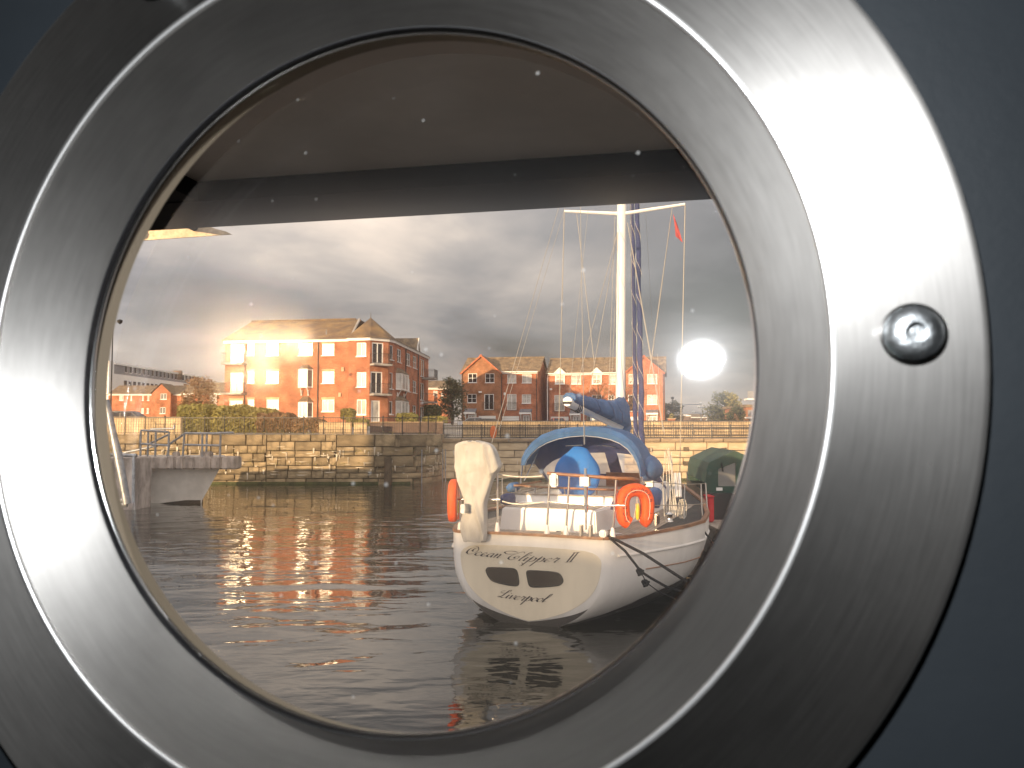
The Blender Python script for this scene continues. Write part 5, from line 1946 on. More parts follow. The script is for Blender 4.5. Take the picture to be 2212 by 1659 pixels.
    blob([c8(a, b) for a, b in ((930, 1060), (980, 1030), (1040, 1040), (1078, 1080), (1075, 1180), (1050, 1275), (990, 1285), (935, 1260), (922, 1150))], 1.5, .22, 'winch_cover', 'canvas_blue')
    blob([c7(a, b) for a, b in ((825, 1030), (870, 980), (930, 968), (960, 1000), (962, 1060), (920, 1095), (860, 1090))], 2.3, .2, 'winch_cover', 'canvas_blue')
    blob([c7(a, b) for a, b in ((775, 1120), (830, 1100), (890, 1105), (905, 1170), (900, 1235), (830, 1245), (780, 1220))], 1.5, .25, 'fender_bag', 'canvas_navy')
    blob([c8(a, b) for a, b in ((495, 1210), (530, 1160), (570, 1145), (620, 1165), (640, 1230), (630, 1310), (560, 1315), (480, 1300))], 1.2, .2, 'fender_bag', 'canvas_navy')
    # pushpit: posts, wooden top rail, steel middle rail
    yb = .06
    posts = [((272, 970), (270, 1440)), ((712, 870), (712, 1470)), ((1335, 870), (1300, 1500)), ((1565, 895), (1525, 1535)), ((2120, 935), (2078, 1560))]
    heads = []
    for hd, ft in posts:
        a, b = bl(*c7(*hd), yb), bl(*c7(*ft), yb)
        heads.append(a)
        mb = MB(); mb.tube([(b.x, yb, b.z - .05), a], .018, 10)
        po = B(mb, 'stern_post', 'steel', smooth=60)
        mb = MB(); mb.lathe([(.045, 0), (.04, .06), (.022, .14)], 12)
        mb.v = [(v[0] + b.x, v[1] + yb, v[2] + zt + .04) for v in mb.v]
        B(mb, 'post_base', 'gel_white', po, smooth=60)
    top = [bl(*c7(1305, 868), yb), bl(*c7(1560, 888), yb), bl(*c7(1760, 902), yb), bl(*c7(2130, 930), yb), bl(*c8(720, 930), yb + .1), bl(*c8(795, 950), .5)]
    mb = MB(); mb.tube(top, .027, 10)
    B(mb, 'stern_top_rail', 'teak', smooth=60)
    mb = MB()
    md = [bl(*c7(1305, 1203), yb), bl(*c7(1560, 1230), yb), bl(*c7(1850, 1252), yb), bl(*c7(2212, 1250), yb), bl(*c8(640, 1250), yb + .1)]
    mb.tube(md, .014, 8)
    B(mb, 'stern_middle_rail', 'steel', smooth=60)
    mb = MB(); mb.tube([bl(*c7(240, 1178), yb - .1), bl(*c7(740, 1180), yb - .05)], .018, 8)
    mb.tube([heads[0], heads[1]], .016, 8)
    B(mb, 'outboard_bracket_rail', 'steel', smooth=60)
    for pa in ([(720, 875), (800, 893), (900, 908), (1010, 913), (1120, 910), (1245, 902)], [(770, 1200), (860, 1225), (980, 1237), (1100, 1230), (1270, 1208)]):
        mb = MB(); mb.tube([bl(*c7(a, b), yb) for a, b in pa], .011, 6)
        B(mb, 'gate_line', 'rope_white')
    # stern lamp
    q = bl(*c7(1390, 955), yb - .03)
    mb = MB(); mb.box(q.x - .07, q.x + .06, yb - .08, yb + .03, q.z - .1, q.z + .11)
    ln = B(mb, 'stern_lamp', 'galvanised', bevel=.025)
    mb = MB(); mb.box(q.x - .055, q.x + .045, yb - .095, yb - .078, q.z - .05, q.z + .04)
    B(mb, 'lens', 'lamp_clear', ln)
    # stanchions and life lines down the right side
    mb = MB()
    L1 = [bl(*c8(850, 965), .5), bl(*c8(1350, 1000), 2.0), bl(*c8(1545, 995), 3.6), bl(*c8(1600, 985), 4.8)]
    L2 = [bl(*c8(925, 1250), .5), bl(*c8(1350, 1248), 2.0), bl(*c8(1530, 1235), 3.6), bl(*c8(1600, 1220), 4.8)]
    for L_ in (L1, L2):
        mb.tube(L_, .007, 6)
    B(mb, 'life_line', 'wire')
    for a, f in ((L1[1], (1345, 1410)), (L1[2], (1560, 1400)), (L1[3], (1625, 1380))):
        b = bl(*c8(*f), a.y)
        mb = MB(); mb.tube([(b.x, a.y, b.z), a], .014, 8)
        B(mb, 'stanchion', 'steel')
    # left side stanchions and lines
    mb = MB()
    for dz in (.6, .32):
        mb.tube([(-half_beam(y) + .06, y, sheer(y) + dz) for y in (.06, 2, 4, 6)], .007, 6)
    B(mb, 'life_line', 'wire')
    for y in (2, 4, 6):
        mb = MB(); mb.tube([(-half_beam(y) + .06, y, sheer(y)), (-half_beam(y) + .06, y, sheer(y) + .62)], .014, 8)
        B(mb, 'stanchion', 'steel')
    # mast, boom, sail cover
    ym = 5.92
    m0 = bl(1340, 860, ym); m1 = bl(1343, 470, ym)
    mr = .105
    d = (m1 - m0) / (m1.z - m0.z)
    mb = MB(); mb.tube([m0 + d * (1.4 - m0.z), m0 + d * (9 - m0.z), m0 + d * (15.5 - m0.z)], [mr, mr, mr * .85], 20)
    B(mb, 'mast', 'mast_white', smooth=60)
    b0, b1 = bl(*c3(1655, 945), 1.9), bl(*c4(330, 1290), ym - .15)
    bd = (b1 - b0).normalized()
    mb = MB(); mb.tube([b0 - bd * .02, b0 + bd * .03, b1], [.085, .09, .09], 14)
    bo = B(mb, 'boom', 'mast_white', smooth=50)
    mb = MB(); cq = b0 - bd * .024
    mb.add([cq] + [cq + Vector((.086 * math.cos(w), -.002, .086 * math.sin(w))) for w in [math.pi + math.pi * i / 14 for i in range(15)]], [(0, i, i + 1) for i in range(1, 15)])
    B(mb, 'boom_end_cap', 'rubber', bo)
    mb = MB()
    for k in (.42, .52, .62):
        q = b0 + bd * k
        mb.tube([q + Vector((-.095, 0, -.02)), q + Vector((-.07, 0, -.085)), q + Vector((0, 0, -.115)), q + Vector((.07, 0, -.085)), q + Vector((.095, 0, .02))], .012, 6)
    B(mb, 'reef_line', 'rope_black', bo)
    rings = []
    L_ = (b1 - b0).length
    rr2 = random.Random(5)
    for i in range(26):
        f = i / 25
        c = b0 + bd * (.1 + f * (L_ - .0))
        hgt = .10 + .30 * f ** 1.2 + (.10 * max(0, f - .75) / .25)
        wid = .115 + .09 * math.sin(min(1, f * 1.2) * math.pi * .6)
        r = []
        for k in range(18):
            w = 2 * math.pi * k / 18
            wob = 1 + .07 * math.sin(3 * w + i * 1.7) + .05 * math.sin(7 * w + i * .9)
            x = wid * math.cos(w) * wob
            z = .05 + (hgt * 1.15 * math.sin(w) + .02) * wob if math.sin(w) > 0 else .05 + .07 * math.sin(w)
            r.append((c.x + x, c.y, c.z + z))
        rings.append(r)
    mb = MB(); mb.loft(rings, close=True, cap=True)
    sc_ = B(mb, 'sail_cover', 'canvas_blue', smooth=70)
    for i in (3, 9, 15, 20):
        mb = MB(); mb.tube([Vector(p) + (Vector(p) - sum((Vector(x) for x in rings[i]), Vector()) / 18).normalized() * .006 for p in rings[i]] + [rings[i][0]], .006, 5)
        B(mb, 'cover_tie', 'canvas_navy', sc_)
    # collar of the cover round the mast
    mb = MB()
    cr_ = []
    for z, r in ((b1.z - .35, .2), (b1.z, .26), (b1.z + .3, .22), (b1.z + .52, .14), (b1.z + .62, .115)):
        q = m0 + d * (z - m0.z)
        cr_.append([(q.x + r * math.cos(w) * (1 + .08 * math.sin(5 * w + z * 9)), q.y - .05 + r * math.sin(w), z) for w in [2 * math.pi * k / 20 for k in range(20)]])
    mb.loft(cr_, close=True)
    B(mb, 'mast_cover', 'canvas_blue', sc_, smooth=70)
    # spreaders
    sl, sr = bl(1219, 456, ym), bl(1480, 441, ym)
    ms = m0 + d * (bl(1343, 462, ym).z - m0.z)
    for e in (sl, sr):
        mb = MB(); mb.tube([ms, e], [.045, .03], 8)
        B(mb, 'spreader', 'mast_white')
    # wires: (picture start, forward distance) -> (picture end, forward distance), radius
    W = [((1219, 456), ym, (1205, 1010), ym - .1, .013), ((1480, 441), ym, (1467, 1100), ym - .3, .013),
         ((1212, 430), 5.5, (1062, 958), .3, .008), ((1226, 430), 5.5, (1078, 930), .4, .006),
         (cr(440, 200), ym, cr(580, 1390), ym - .6, .010), (cr(530, 180), 5, cr(385, 1620), 2, .006),
         (cr(770, 310), ym, cr(440, 1560), ym - 1.6, .009), (cr(770, 300), ym, cr(540, 1600), ym - 1, .009), (cr(740, 180), ym, cr(690, 1640), ym - .8, .007),
         (cr(765, 350), ym - .2, cr(715, 1500), ym - .3, .006), (cr(835, 280), ym, c8(1100, 380), ym - 1.2, .010), (cr(845, 320), ym, c8(1115, 420), ym - .9, .010),
         (cr(1185, 160), ym, cr(1000, 1500), ym - .3, .009), (cr(1182, 200), ym, cr(1015, 1420), ym - .2, .006), (cr(975, 150), 7, cr(1060, 1640), 8, .004),
         (cr(862, 130), 8.5, c4(495, 900), 9.6, .008), ((1253, 400), 4.5, (1262, 960), .0, .009), (cr(1070, 1300), 6.5, c4(870, 1000), 6.5, .005)]
    for a, y0, b, y1, r in W:
        mb = MB(); mb.tube([bl(*a, y0), bl(*b, y1)], r * .82, 6)
        B(mb, 'stay', 'wire')
    # backstay tensioner
    a, b = bl(1263, 960, 0), bl(*c7(1762, 1540), .03)
    mb = MB(); mb.tube([a + Vector((0, 0, .3)), a], .008, 6); mb.tube([bl(*c7(1755, 810), 0), bl(*c7(1757, 900), 0)], .022, 8); mb.tube([bl(*c7(1758, 900), 0), bl(*c7(1764, 1330), .02)], [.034, .026], 8); mb.tube([bl(*c7(1764, 1330), .02), b], .014, 6)
    q = bl(*c7(1752, 965), 0)
    mb.box(q.x - .07, q.x + .07, -.05, .05, q.z - .07, q.z + .07)
    mb.box(b.x - .09, b.x - .06, -.02, .1, zt + .02, zt + .2); mb.box(b.x + .06, b.x + .09, -.02, .1, zt + .02, zt + .2)
    B(mb, 'backstay_tensioner', 'steel')
    # furled head sails
    for pa, pb, y, r in ((cr(873, 120), c4(535, 1480), 9.6, .055), (cr(912, 120), c4(618, 1600), 9.3, .068)):
        a, b = bl(*pa, y - .6), bl(*pb, y)
        pts, rs = [], []
        for i in range(40):
            f = i / 39
            pts.append(a.lerp(b, f) + Vector((.012 * math.sin(f * 23 + y), 0, 0)))
            rs.append(r * (.85 + .25 * f) * (1 + .08 * math.sin(i * 1.9)))
        up_ = (a - b).normalized()
        pts.insert(0, a + up_ * 4); rs.insert(0, r * .8)
        mb = MB(); mb.tube(pts, rs, 12)
        fs = B(mb, 'furled_sail', 'canvas_navy', smooth=70)
        mb = MB()
        hx = []
        for i in range(160):
            f = i / 159
            w = f * 2 * math.pi * 7
            q = a.lerp(b, f)
            hx.append(q + Vector((math.cos(w), math.sin(w), 0)) * (r * (.9 + .25 * f) + .004))
        mb.tube(hx, .0045, 4)
        B(mb, 'sail_tie', 'rope_white', fs)
    # coiled lines at the shrouds
    rr3 = random.Random(9)
    mb = MB()
    for i in range(9):
        px = rr3.uniform(1110, 1340)
        a = bl(*c8(px * .5 + 560, 560 + rr3.uniform(0, 120)), 3.2); b = bl(*c8(px, 1380), 3.0 + rr3.uniform(-.4, .4))
        mb.tube([a, a.lerp(b, .5) + Vector((rr3.uniform(-.04, .04), 0, 0)), b], .007, 5)
    B(mb, 'halyards', 'rope_white', kind='stuff')
    for cx in (1240, 1285):
        mb = MB(); mb.tube([bl(*c8(cx, 870), 3.4), bl(*c8(cx + 15, 1150), 3.2)], .03, 10)
        B(mb, 'rigging_tube', 'gel_white')
    mb = MB()
    for k in range(4):
        c = bl(*c8(1300 + 8 * k, 1290), 3.1)
        mb.tube([c + Vector((.035 * math.cos(w) + .01 * k, .02 * k, .17 * math.sin(w))) for w in [2 * math.pi * i / 20 for i in range(21)]], .006, 5)
    B(mb, 'rope_coil', 'rope_white')
    q = bl(*c8(1170, 1400), 2.4)
    mb = MB().lathe([(.07, 0), (.05, .05), (.055, .1), (.075, .13), (.03, .17), (.001, .17)], 14)
    mb.v = [(v[0] + q.x, v[1] + 2.4, v[2] + q.z - .06) for v in mb.v]
    B(mb, 'winch', 'steel', smooth=50)
    # fairleads and cleats
    q = bl(*ct(1905, 340), .02)
    mb = MB(); mb.box(q.x - .06, q.x + .05, -.03, .12, zt + .03, zt + .14)
    B(mb, 'fairlead', 'gel_white', bevel=.02)
    for px in (1010, 1215, 1330):
        q = bl(px, 1150, .25)
        mb = MB(); mb.tube([(q.x - .1, .25, sheer(0) + .06), (q.x + .1, .25, sheer(0) + .06)], .014, 6); mb.box(q.x - .02, q.x + .02, .23, .27, sheer(0) - .01, sheer(0) + .06)
        B(mb, 'cleat', 'steel')
    # courtesy flag
    a = bl(*cr(1185, 215), ym)
    mb = MB()
    gx = [[(a.x + .02 + .16 * f * (.4 + .6 * v) + .05 * v, ym - .02 + .04 * math.sin(f * 7 + v * 3), a.z - .5 * v - .16 * f) for f in (0, .33, .66, 1)] for v in (0, .25, .5, .75, 1)]
    mb.loft(gx)
    B(mb, 'flag', 'flag_red', smooth=80)
    return Y_


YACHT = build_boat()


def build_boat_gear():
    # horseshoe lifebuoys
    def horseshoe(label, c, w, h, yaw, r, letters):
        L_ = thing('lifebuoy', label, 'lifebuoy', (0, 0, 0))
        L_.matrix_world = BM @ Matrix.Translation(c) @ Matrix.Rotation(yaw, 4, 'Z')
        path = [(-.42, -1), (-.72, -.72), (-.80, -.2), (-.80, .35), (-.62, .78), (-.3, .97), (0, 1.02), (.3, .97), (.62, .78), (.80, .35), (.80, -.2), (.72, -.72), (.42, -1)]
        path = curve_interp(path, 5)
        pts = [Vector((x * (w / 2 - r * .4) / .8, 0, z * (h / 2 - r * .6))) for x, z in path]
        mb = MB()
        rings = []
        n = len(pts)
        for i, p in enumerate(pts):
            t = (pts[min(i + 1, n - 1)] - pts[max(i - 1, 0)]).normalized()
            nn = Vector((t.z, 0, -t.x))
            k = 1 if 0 < i < n - 1 else .7
            ring = []
            for j in range(12):
                a = 2 * math.pi * j / 12
                ca, sa = math.cos(a), math.sin(a)
                ring.append(p + nn * r * k * math.copysign(abs(ca) ** .7, ca) + Vector((0, 1, 0)) * r * 1.0 * k * math.copysign(abs(sa) ** .6, sa))
            rings.append(ring)
        mb.loft(rings, close=True, cap=True)
        body = mb.build('buoy_body', 'buoy_orange', L_, local=True, smooth=60)
        mb = MB()
        mb.tube([pts[3] + Vector((r * 1.05, -r * .5, 0)), pts[n // 2] + Vector((0, -r * .9, -r)), pts[-4] + Vector((-r * 1.05, -r * .5, 0))], .007, 5)
        mb.tube([p + Vector((0, -r * 1.02, 0)) for p in pts[2:-2:3]], .005, 5)
        mb.build('grab_line', 'rope_white', L_, local=True)
        if letters:
            mb = MB()
            txt = 'OCEAN CLIPPER II'
            for i, ch in enumerate(txt):
                if ch == ' ':
                    continue
                cu = bpy.data.curves.new('letter', 'FONT'); cu.body = ch; cu.size = .10; cu.align_x = 'CENTER'; cu.align_y = 'CENTER'
                ob = bpy.data.objects.new('letter', cu); COL.objects.link(ob)
                bpy.context.view_layer.update(); dg = bpy.context.evaluated_depsgraph_get()
                me = ob.evaluated_get(dg).to_mesh()
                f = (i + 1.5) / (len(txt) + 2) * (n - 1)
                k = int(f); p = pts[k].lerp(pts[min(k + 1, n - 1)], f - k)
                t = (pts[min(k + 1, n - 1)] - pts[max(k - 1, 0)]).normalized()
                nn = Vector((-t.z, 0, t.x))
                vs_ = [p + t * v.co.x + nn * v.co.y + Vector((0, -r * 1.012, 0)) for v in me.vertices]
                mb.add(vs_, [tuple(pl.vertices) for pl in me.polygons])
                bpy.data.objects.remove(ob); bpy.data.curves.remove(cu)
            mb.build('lettering', 'lettering_ink', body, local=True)
        c0 = bl(*c8(790, 1330), .35)
        mb = MB()
        mb.lathe([(.001, .1), (.03, .1), (.035, 0), (.028, -.12), (.012, -.15), (.001, -.15)], 10)
        mb.v = [(v[0] + .02, v[1] - .05, v[2] - h * .08) for v in mb.v]
        mb.build('buoy_light', 'yellow_plastic', L_, local=True, smooth=60)
    a, b = bl(*c8(600, 1300), .3), bl(*c8(925, 1300), .3)
    t, q = bl(*c8(770, 1022), .3), bl(*c8(770, 1505), .3)
    horseshoe('orange horseshoe lifebuoy with black letters on the right stern rail', Vector(((a.x + b.x) / 2, .3, (t.z + q.z) / 2)), (b.x - a.x) * 1.14, t.z - q.z, R(38), .10, True)
    t, q = bl(*c7(205, 962), .05), bl(*c7(215, 1430), .05)
    horseshoe('orange lifebuoy seen edge on, left of the covered outboard motor', Vector((t.x, .05, (t.z + q.z) / 2)), .5, t.z - q.z, R(106), .075, False)

    # outboard motor under its cream cover
    O = thing('covered_outboard', 'cream canvas cover over an outboard motor hung on the stern rail', 'outboard motor', (0, 0, 0))
    O.matrix_world = BM
    rows = [(488, 380, 470), (505, 300, 560), (530, 240, 640), (590, 222, 690), (680, 210, 722), (760, 212, 745), (800, 218, 742), (840, 226, 720), (870, 230, 690), (930, 240, 655), (1000, 268, 635), (1080, 300, 612), (1160, 322, 590), (1240, 326, 572), (1320, 318, 575), (1400, 302, 578), (1480, 300, 582), (1560, 296, 580), (1620, 306, 572), (1662, 330, 560), (1668, 360, 530)]
    rings = []
    fine = curve_interp(rows, 4)
    for ri, (cy_, xa, xb) in enumerate(fine):
        yy = -.12
        a, b = bl(*c7(xa, cy_), yy), bl(*c7(xb, cy_), yy)
        cx, hw = (a.x + b.x) / 2, (b.x - a.x) / 2
        dpt = .15 - .05 * min(1, ri / 60)
        r = []
        for k in range(72):
            w = 2 * math.pi * k / 72
            ca, sa = math.cos(w), math.sin(w)
            x, y = cx + hw * math.copysign(abs(ca) ** .55, ca), yy + dpt * math.copysign(abs(sa) ** .42, sa)
            # folds hang down from the shoulders: ridges that drift sideways
            q = Vector((x * 9 + .9 * math.sin(a.z * 4), y * 9, a.z * 2.6))
            dr = .25 * mnoise.noise(Vector((x * 1.2, a.z * 1.1, 4)))
            ridge = lambda v: max(0, 1 - abs((v + dr) % 1 - .5) * 7)
            fold = .035 * mnoise.noise(Vector((x * 2.2, y, a.z * 1.4))) + .030 * ridge(x * 3.1 + a.z * .55) - .026 * ridge(x * 2.3 - a.z * .8 + .3) + .012 * mnoise.noise(q)
            fold *= min(1, ri / 6)
            r.append((x + fold * ca * .3, y + fold * (1.3 if sa < 0 else .4) * (-1 if sa < 0 else 1) * abs(sa) ** .3, a.z + .012 * math.sin(5 * w + ri * .3)))
        rings.append(r)
    mb = MB(); mb.loft(rings, close=True, cap=True)
    me_o = mb.build('canvas_cover', 'canvas_cream', O, local=True, smooth=50)
    p0 = bl(*c7(330, 1245), -.3)
    MB().box(p0.x - .03, p0.x + .05, -.42, -.2, p0.z - .12, p0.z + .02).build('motor_clamp', 'galvanised', O, local=True, bevel=.01)

    # mooring ropes running out to the right
    def rope(label, pts, r, knots=()):
        T = thing('mooring_rope', label, 'rope', pts[0], 'mooring ropes')
        MB().tube(pts, r, 8).build('rope', 'rope_black', T, smooth=60)
        for k in knots:
            rr = random.Random(3); mb = MB()
            for i in range(3):
                c = Vector(k) + Vector((rr.uniform(-.02, .02), rr.uniform(-.02, .02), rr.uniform(-.03, .03)))
                mb.tube([c + Vector((.035 * math.cos(w), .03 * math.sin(w), .035 * math.sin(w + i * 2))) for w in [2 * math.pi * j / 12 for j in range(13)]], .018, 6)
            mb.build('knot', 'rope_black', T, smooth=60)
    W = lambda px, py, Y: P(px, py, Y)
    start = BM @ bl(*ct(1960, 345), .05)
    rope('upper dark rope from the stern corner running down to the right', [start, W(1390, 1196, 12.2), W(1478, 1253, 11.6), W(1600, 1338, 10.8), W(1760, 1460, 10)], .022)
    s2 = start + Vector((.02, -.03, -.03))
    k1, k2 = W(1384, 1234, 12.3), W(1396, 1258, 12.2)
    rope('lower dark rope with two knots under the stern corner', [s2, W(1350, 1190, 12.4), k1, W(1400, 1245, 12.2), W(1440, 1268, 12), W(1480, 1281, 11.8), W(1600, 1312, 11), W(1760, 1370, 10)], .02, (k1, k2))
    rope('thin cord hanging from the knots toward the water at right', [k1, k2, W(1420, 1276, 12.1), W(1500, 1312, 11.8), W(1620, 1372, 11)], .008)
    p = c8(1520, 1470)
    e = BM @ bl(*p, 3.3)
    rope('short dark rope over the side near the red box', [e, W(1536, 1168, 15.0), W(1560, 1230, 14.2), W(1620, 1330, 13)], .018)


build_boat_gear()


# ------------------------------------------------------------------ green covered boat behind, at the right rim
def build_green_boat():
    mat('canvas_green', (0.018, 0.055, 0.040), .8, var=.25, vscale=3, bump=.01, bscale=8)
    mat('box_red', (0.55, 0.02, 0.025), .5, var=.08)
    mat('hull_black', (0.02, 0.021, 0.022), .4, var=.2)
    Yb = 21.5
    G = thing('covered_boat', 'boat with dark green canvas cover and clear window at the right rim', 'boat', (X(1575, Yb, 1000), Yb, 0))
    k = lambda a, b, Y=Yb: P(*c8(a, b), Y)
    f = [k(1600, 985), k(1612, 830), k(1640, 742), k(1945, 600), k(2260, 735), k(2300, 985), k(2290, 1100), k(1620, 1100)]
    off = Vector((.5, 4.6, 0))
    mb = MB()
    n = len(f)
    wn = [k(1748, 820), k(1955, 738), k(1955, 1022), k(1748, 1022)]
    # front panel with the window opening
    mb.add([f[0], f[1], f[2], f[3], f[4], f[5], f[6], f[7], *wn], [(0, 1, 2, 8, 11), (2, 3, 9, 8), (3, 4, 5, 9), (9, 5, 6, 10), (6, 7, 11, 10), (7, 0, 11)])
    for i in range(n - 1):
        mb.quad(f[i], f[i + 1], f[i + 1] + off, f[i] + off)
    mb.add([p + off for p in f], [tuple(range(n))])
    cv = mb.build('canvas_cover', 'canvas_green', G)
    MB().quad(*[p + Vector((0, .02, 0)) for p in wn]).build('cover_window', 'clear_vinyl', cv)
    q = k(1762, 1056)
    MB().box(q.x - .08, q.x + .08, Yb - .012, Yb - .002, q.z - .04, q.z + .04).build('label_patch', 'white_plastic', cv)
    q = k(1800, 825)
    MB().tube([q + Vector((-.03, -.02, .18)), q + Vector((0, -.03, -.05))], .02, 6).build('toggle', 'rope_black', cv)
    # hull under it
    a, b = k(1615, 1100), k(2295, 1100)
    rings = []
    for y, w, zt in ((Yb - .25, .92, a.z), (Yb + 1, 1.0, a.z), (Yb + 5, 1.0, a.z + .05), (Yb + 7.5, .7, a.z + .15), (Yb + 9, .1, a.z + .3)):
        cx = (a.x + b.x) / 2 + (y - Yb) * .11; h = (b.x - a.x) / 2 * w
        rings.append([(cx - h, y, zt), (cx - h * .97, y, .45), (cx - h * .85, y, -.3), (cx + h * .85, y, -.3), (cx + h * .97, y, .45), (cx + h, y, zt)])
    mb = MB(); mb.loft(rings, close=True, cap=True)
    mb.build('hull', 'hull_black', G)
    p, q = P(*c8(1628, 1155), 20.6), P(*c8(1704, 1450), 20.6)
    T = thing('red_box', 'upright red box standing between the yacht and the green boat', 'box', (p.x, 20.6, q.z))
    MB().box(p.x, q.x, 20.6, 21.1, q.z, p.z).build('box_body', 'box_red', T, bevel=.03)
    MB().box(p.x - .015, q.x + .015, 20.59, 21.11, p.z, p.z + .035).build('box_lid', 'box_red', T, bevel=.01)
    # pontoon it stands on
    D = thing('pontoon', 'grey floating walkway between the yacht and the green boat', 'pontoon', (6, 19, 0))
    x0 = X(1560, 18, 1130)
    for i in range(24):
        y = 13 + i * .36
        MB().box(q.x - .25, q.x + 1.1, y, y + .34, q.z - .07, q.z - .005).build('deck_board', 'teak_grey', D)
    MB().box(q.x - .2, q.x + 1.05, 13, 21.6, -.3, q.z - .075).build('float', 'concrete', D)


build_green_boat()


# ------------------------------------------------------------------ moored steel float with railings at the left
def build_left_float():
    mat('float_grey', (0.72, 0.70, 0.66), .6, var=.12, vscale=1.5)
    mat('rust_concrete', (0.40, 0.355, 0.325), .9, var=.4, vscale=2.5, bump=.02, bscale=8, stretch=(1.6, 1, .5))
    Yf = 34.0
    V = thing('moored_float', 'grey flared steel float with thick concrete belt and tube railings, left', 'float', (X(380, Yf, 1000), Yf, 0))
    k = lambda a, b, Y=Yf: P(*c5(a, b), Y)
    # flared hull: narrow at the water, wide under the belt
    t0, t1 = k(560, 955), k(1640, 945)
    w0, w1 = k(480, 1375), k(1350, 1370)
    rings = []
    for y, sx in ((0, 1.0), (2.2, 1.02), (5, .98), (7, .7)):
        o_ = Vector((y * -.52, y, 0))
        rings.append([Vector((t0.x, Yf, t0.z)) + o_, Vector((w0.x, Yf + .35, .12)) + o_, Vector((w0.x + .1, Yf + .4, -.4)) + o_, Vector((w1.x - .1, Yf + .4, -.4)) + o_, Vector((w1.x, Yf + .35, .12)) + o_, Vector((t1.x, Yf, t1.z)) + o_])
    mb = MB(); mb.loft(rings, close=True, cap=True)
    mb.build('hull', 'float_grey', V)
    mb = MB()
    mb.box(w0.x + .06, w1.x - .06, Yf + .33, Yf + .6, -.3, .13)
    mb.build('boot_stripe', 'antifoul', V)
    MB().prism([k(570, 975), k(720, 1000), k(515, 1285), k(575, 1180)], (0, -.03, 0), (0, .05, 0)).build('gusset_plate', 'hull_white', V)
    # belt of rounded concrete fenders
    xs = [480, 590, 965, 1065, 1185, 1320, 1560, 1690, 1890]
    for i, (a, b) in enumerate(zip(xs, xs[1:])):
        p, q = k(a, 785), k(b, 955)
        MB().box(p.x + .004, q.x - .004, Yf - .35 + random.uniform(-.03, .02), Yf + .5, q.z, p.z + random.uniform(-.02, .02)).build('belt_block', 'rust_concrete', V, bevel=.05)
    p, q = k(470, 800), k(1880, 800)
    sk = lambda x, d: (x * (1 + d / Yf) - .12 * d, Yf + d, 0)
    MB().prism([sk(p.x, -.2), sk(q.x - .1, -.2), sk(q.x - .1, 5), sk(p.x, 5)], (0, 0, q.z - .2), (0, 0, q.z - .03)).build('deck', 'concrete', V)
    # railings
    def rail(pts, name='railing'):
        mb = MB()
        for a, b in pts:
            mb.tube([k(*a[:2], Yf + (a[2] if len(a) > 2 else .2)), k(*b[:2], Yf + (b[2] if len(b) > 2 else .2))], .045, 8)
        mb.build(name, 'galvanised', V, smooth=60)
    rail([((540, 790), (545, 430)), ((545, 420), (935, 440)), ((935, 440), (925, 785)), ((535, 605), (925, 630)), ((650, 440, 1.0), (640, 780, 1.0)), ((755, 445, .2), (745, 785, .2)), ((680, 600, 1.2), (925, 480, .2)), ((250, 745, 1.5), (780, 630, 1.5))])
    rail([((1125, 780), (1150, 460)), ((1150, 460), (1650, 465)), ((1650, 465), (1640, 785)), ((1130, 620), (1645, 630)), ((1395, 465, .2), (1395, 785, .2)), ((1460, 470, 1.2), (1450, 780, 1.2)), ((940, 610, 1.2), (1150, 470, .2)), ((910, 780, 1.2), (945, 600, 1.2))])
    rail([((680, 405, 3), (1010, 395, 3)), ((1010, 395, 3), (1005, 350, 3)), ((1580, 460, 2), (1830, 450, 2))])
    mb = MB()
    for a in (975, 1360, 1440):
        p = k(a, 750)
        mb.box(p.x - .12, p.x + .12, Yf + .3, Yf + .6, p.z - .35, p.z + .1)
    mb.build('bollard', 'rust_concrete', V, bevel=.04)
    # pile and slanted strut at the left rim
    L_ = thing('mooring_pile', 'brown timber pile with steel brace at the left rim of the porthole', 'pile', (X(255, 31, 1080), 31, 0))
    p, q = P(*c5(250, 800), 31.5), P(*c5(455, 1480), 31.5)
    MB().box(p.x - 1.2, q.x, 31.5, 33, -.5, p.z).build('pile_body', 'rust_concrete', L_, bevel=.05)
    MB().tube([P(*c5(450, 770), 31.2), P(*c5(440, 1420), 31.2)], .06, 8).build('guide_post', 'galvanised', L_)
    MB().tube([P(*c5(85, 755), 31.2), P(*c5(490, 770), 31.2)], .07, 8).build('cross_bar', 'galvanised', L_)
    S_ = thing('gangway_strut', 'slanted grey steel strut in front of the pile at the left rim', 'strut', (X(250, 24, 1000), 24, 0))
    MB().tube([P(*c5(70, 0), 24), P(*c5(170, 500), 24), P(*c5(225, 740), 24), P(*c5(355, 1440), 24)], [.09, .10, .13, .11], 12).build('tube', 'galvanised', S_, smooth=60)
    MB().tube([P(*c5(200, 1390), 24), P(*c5(355, 1385), 24)], .07, 8).build('lower_bar', 'galvanised', S_)
    MB().tube([P(*c5(200, 1450), 24), P(*c5(360, 1450), 24)], .07, 8).build('lower_bar', 'galvanised', S_)


build_left_float()


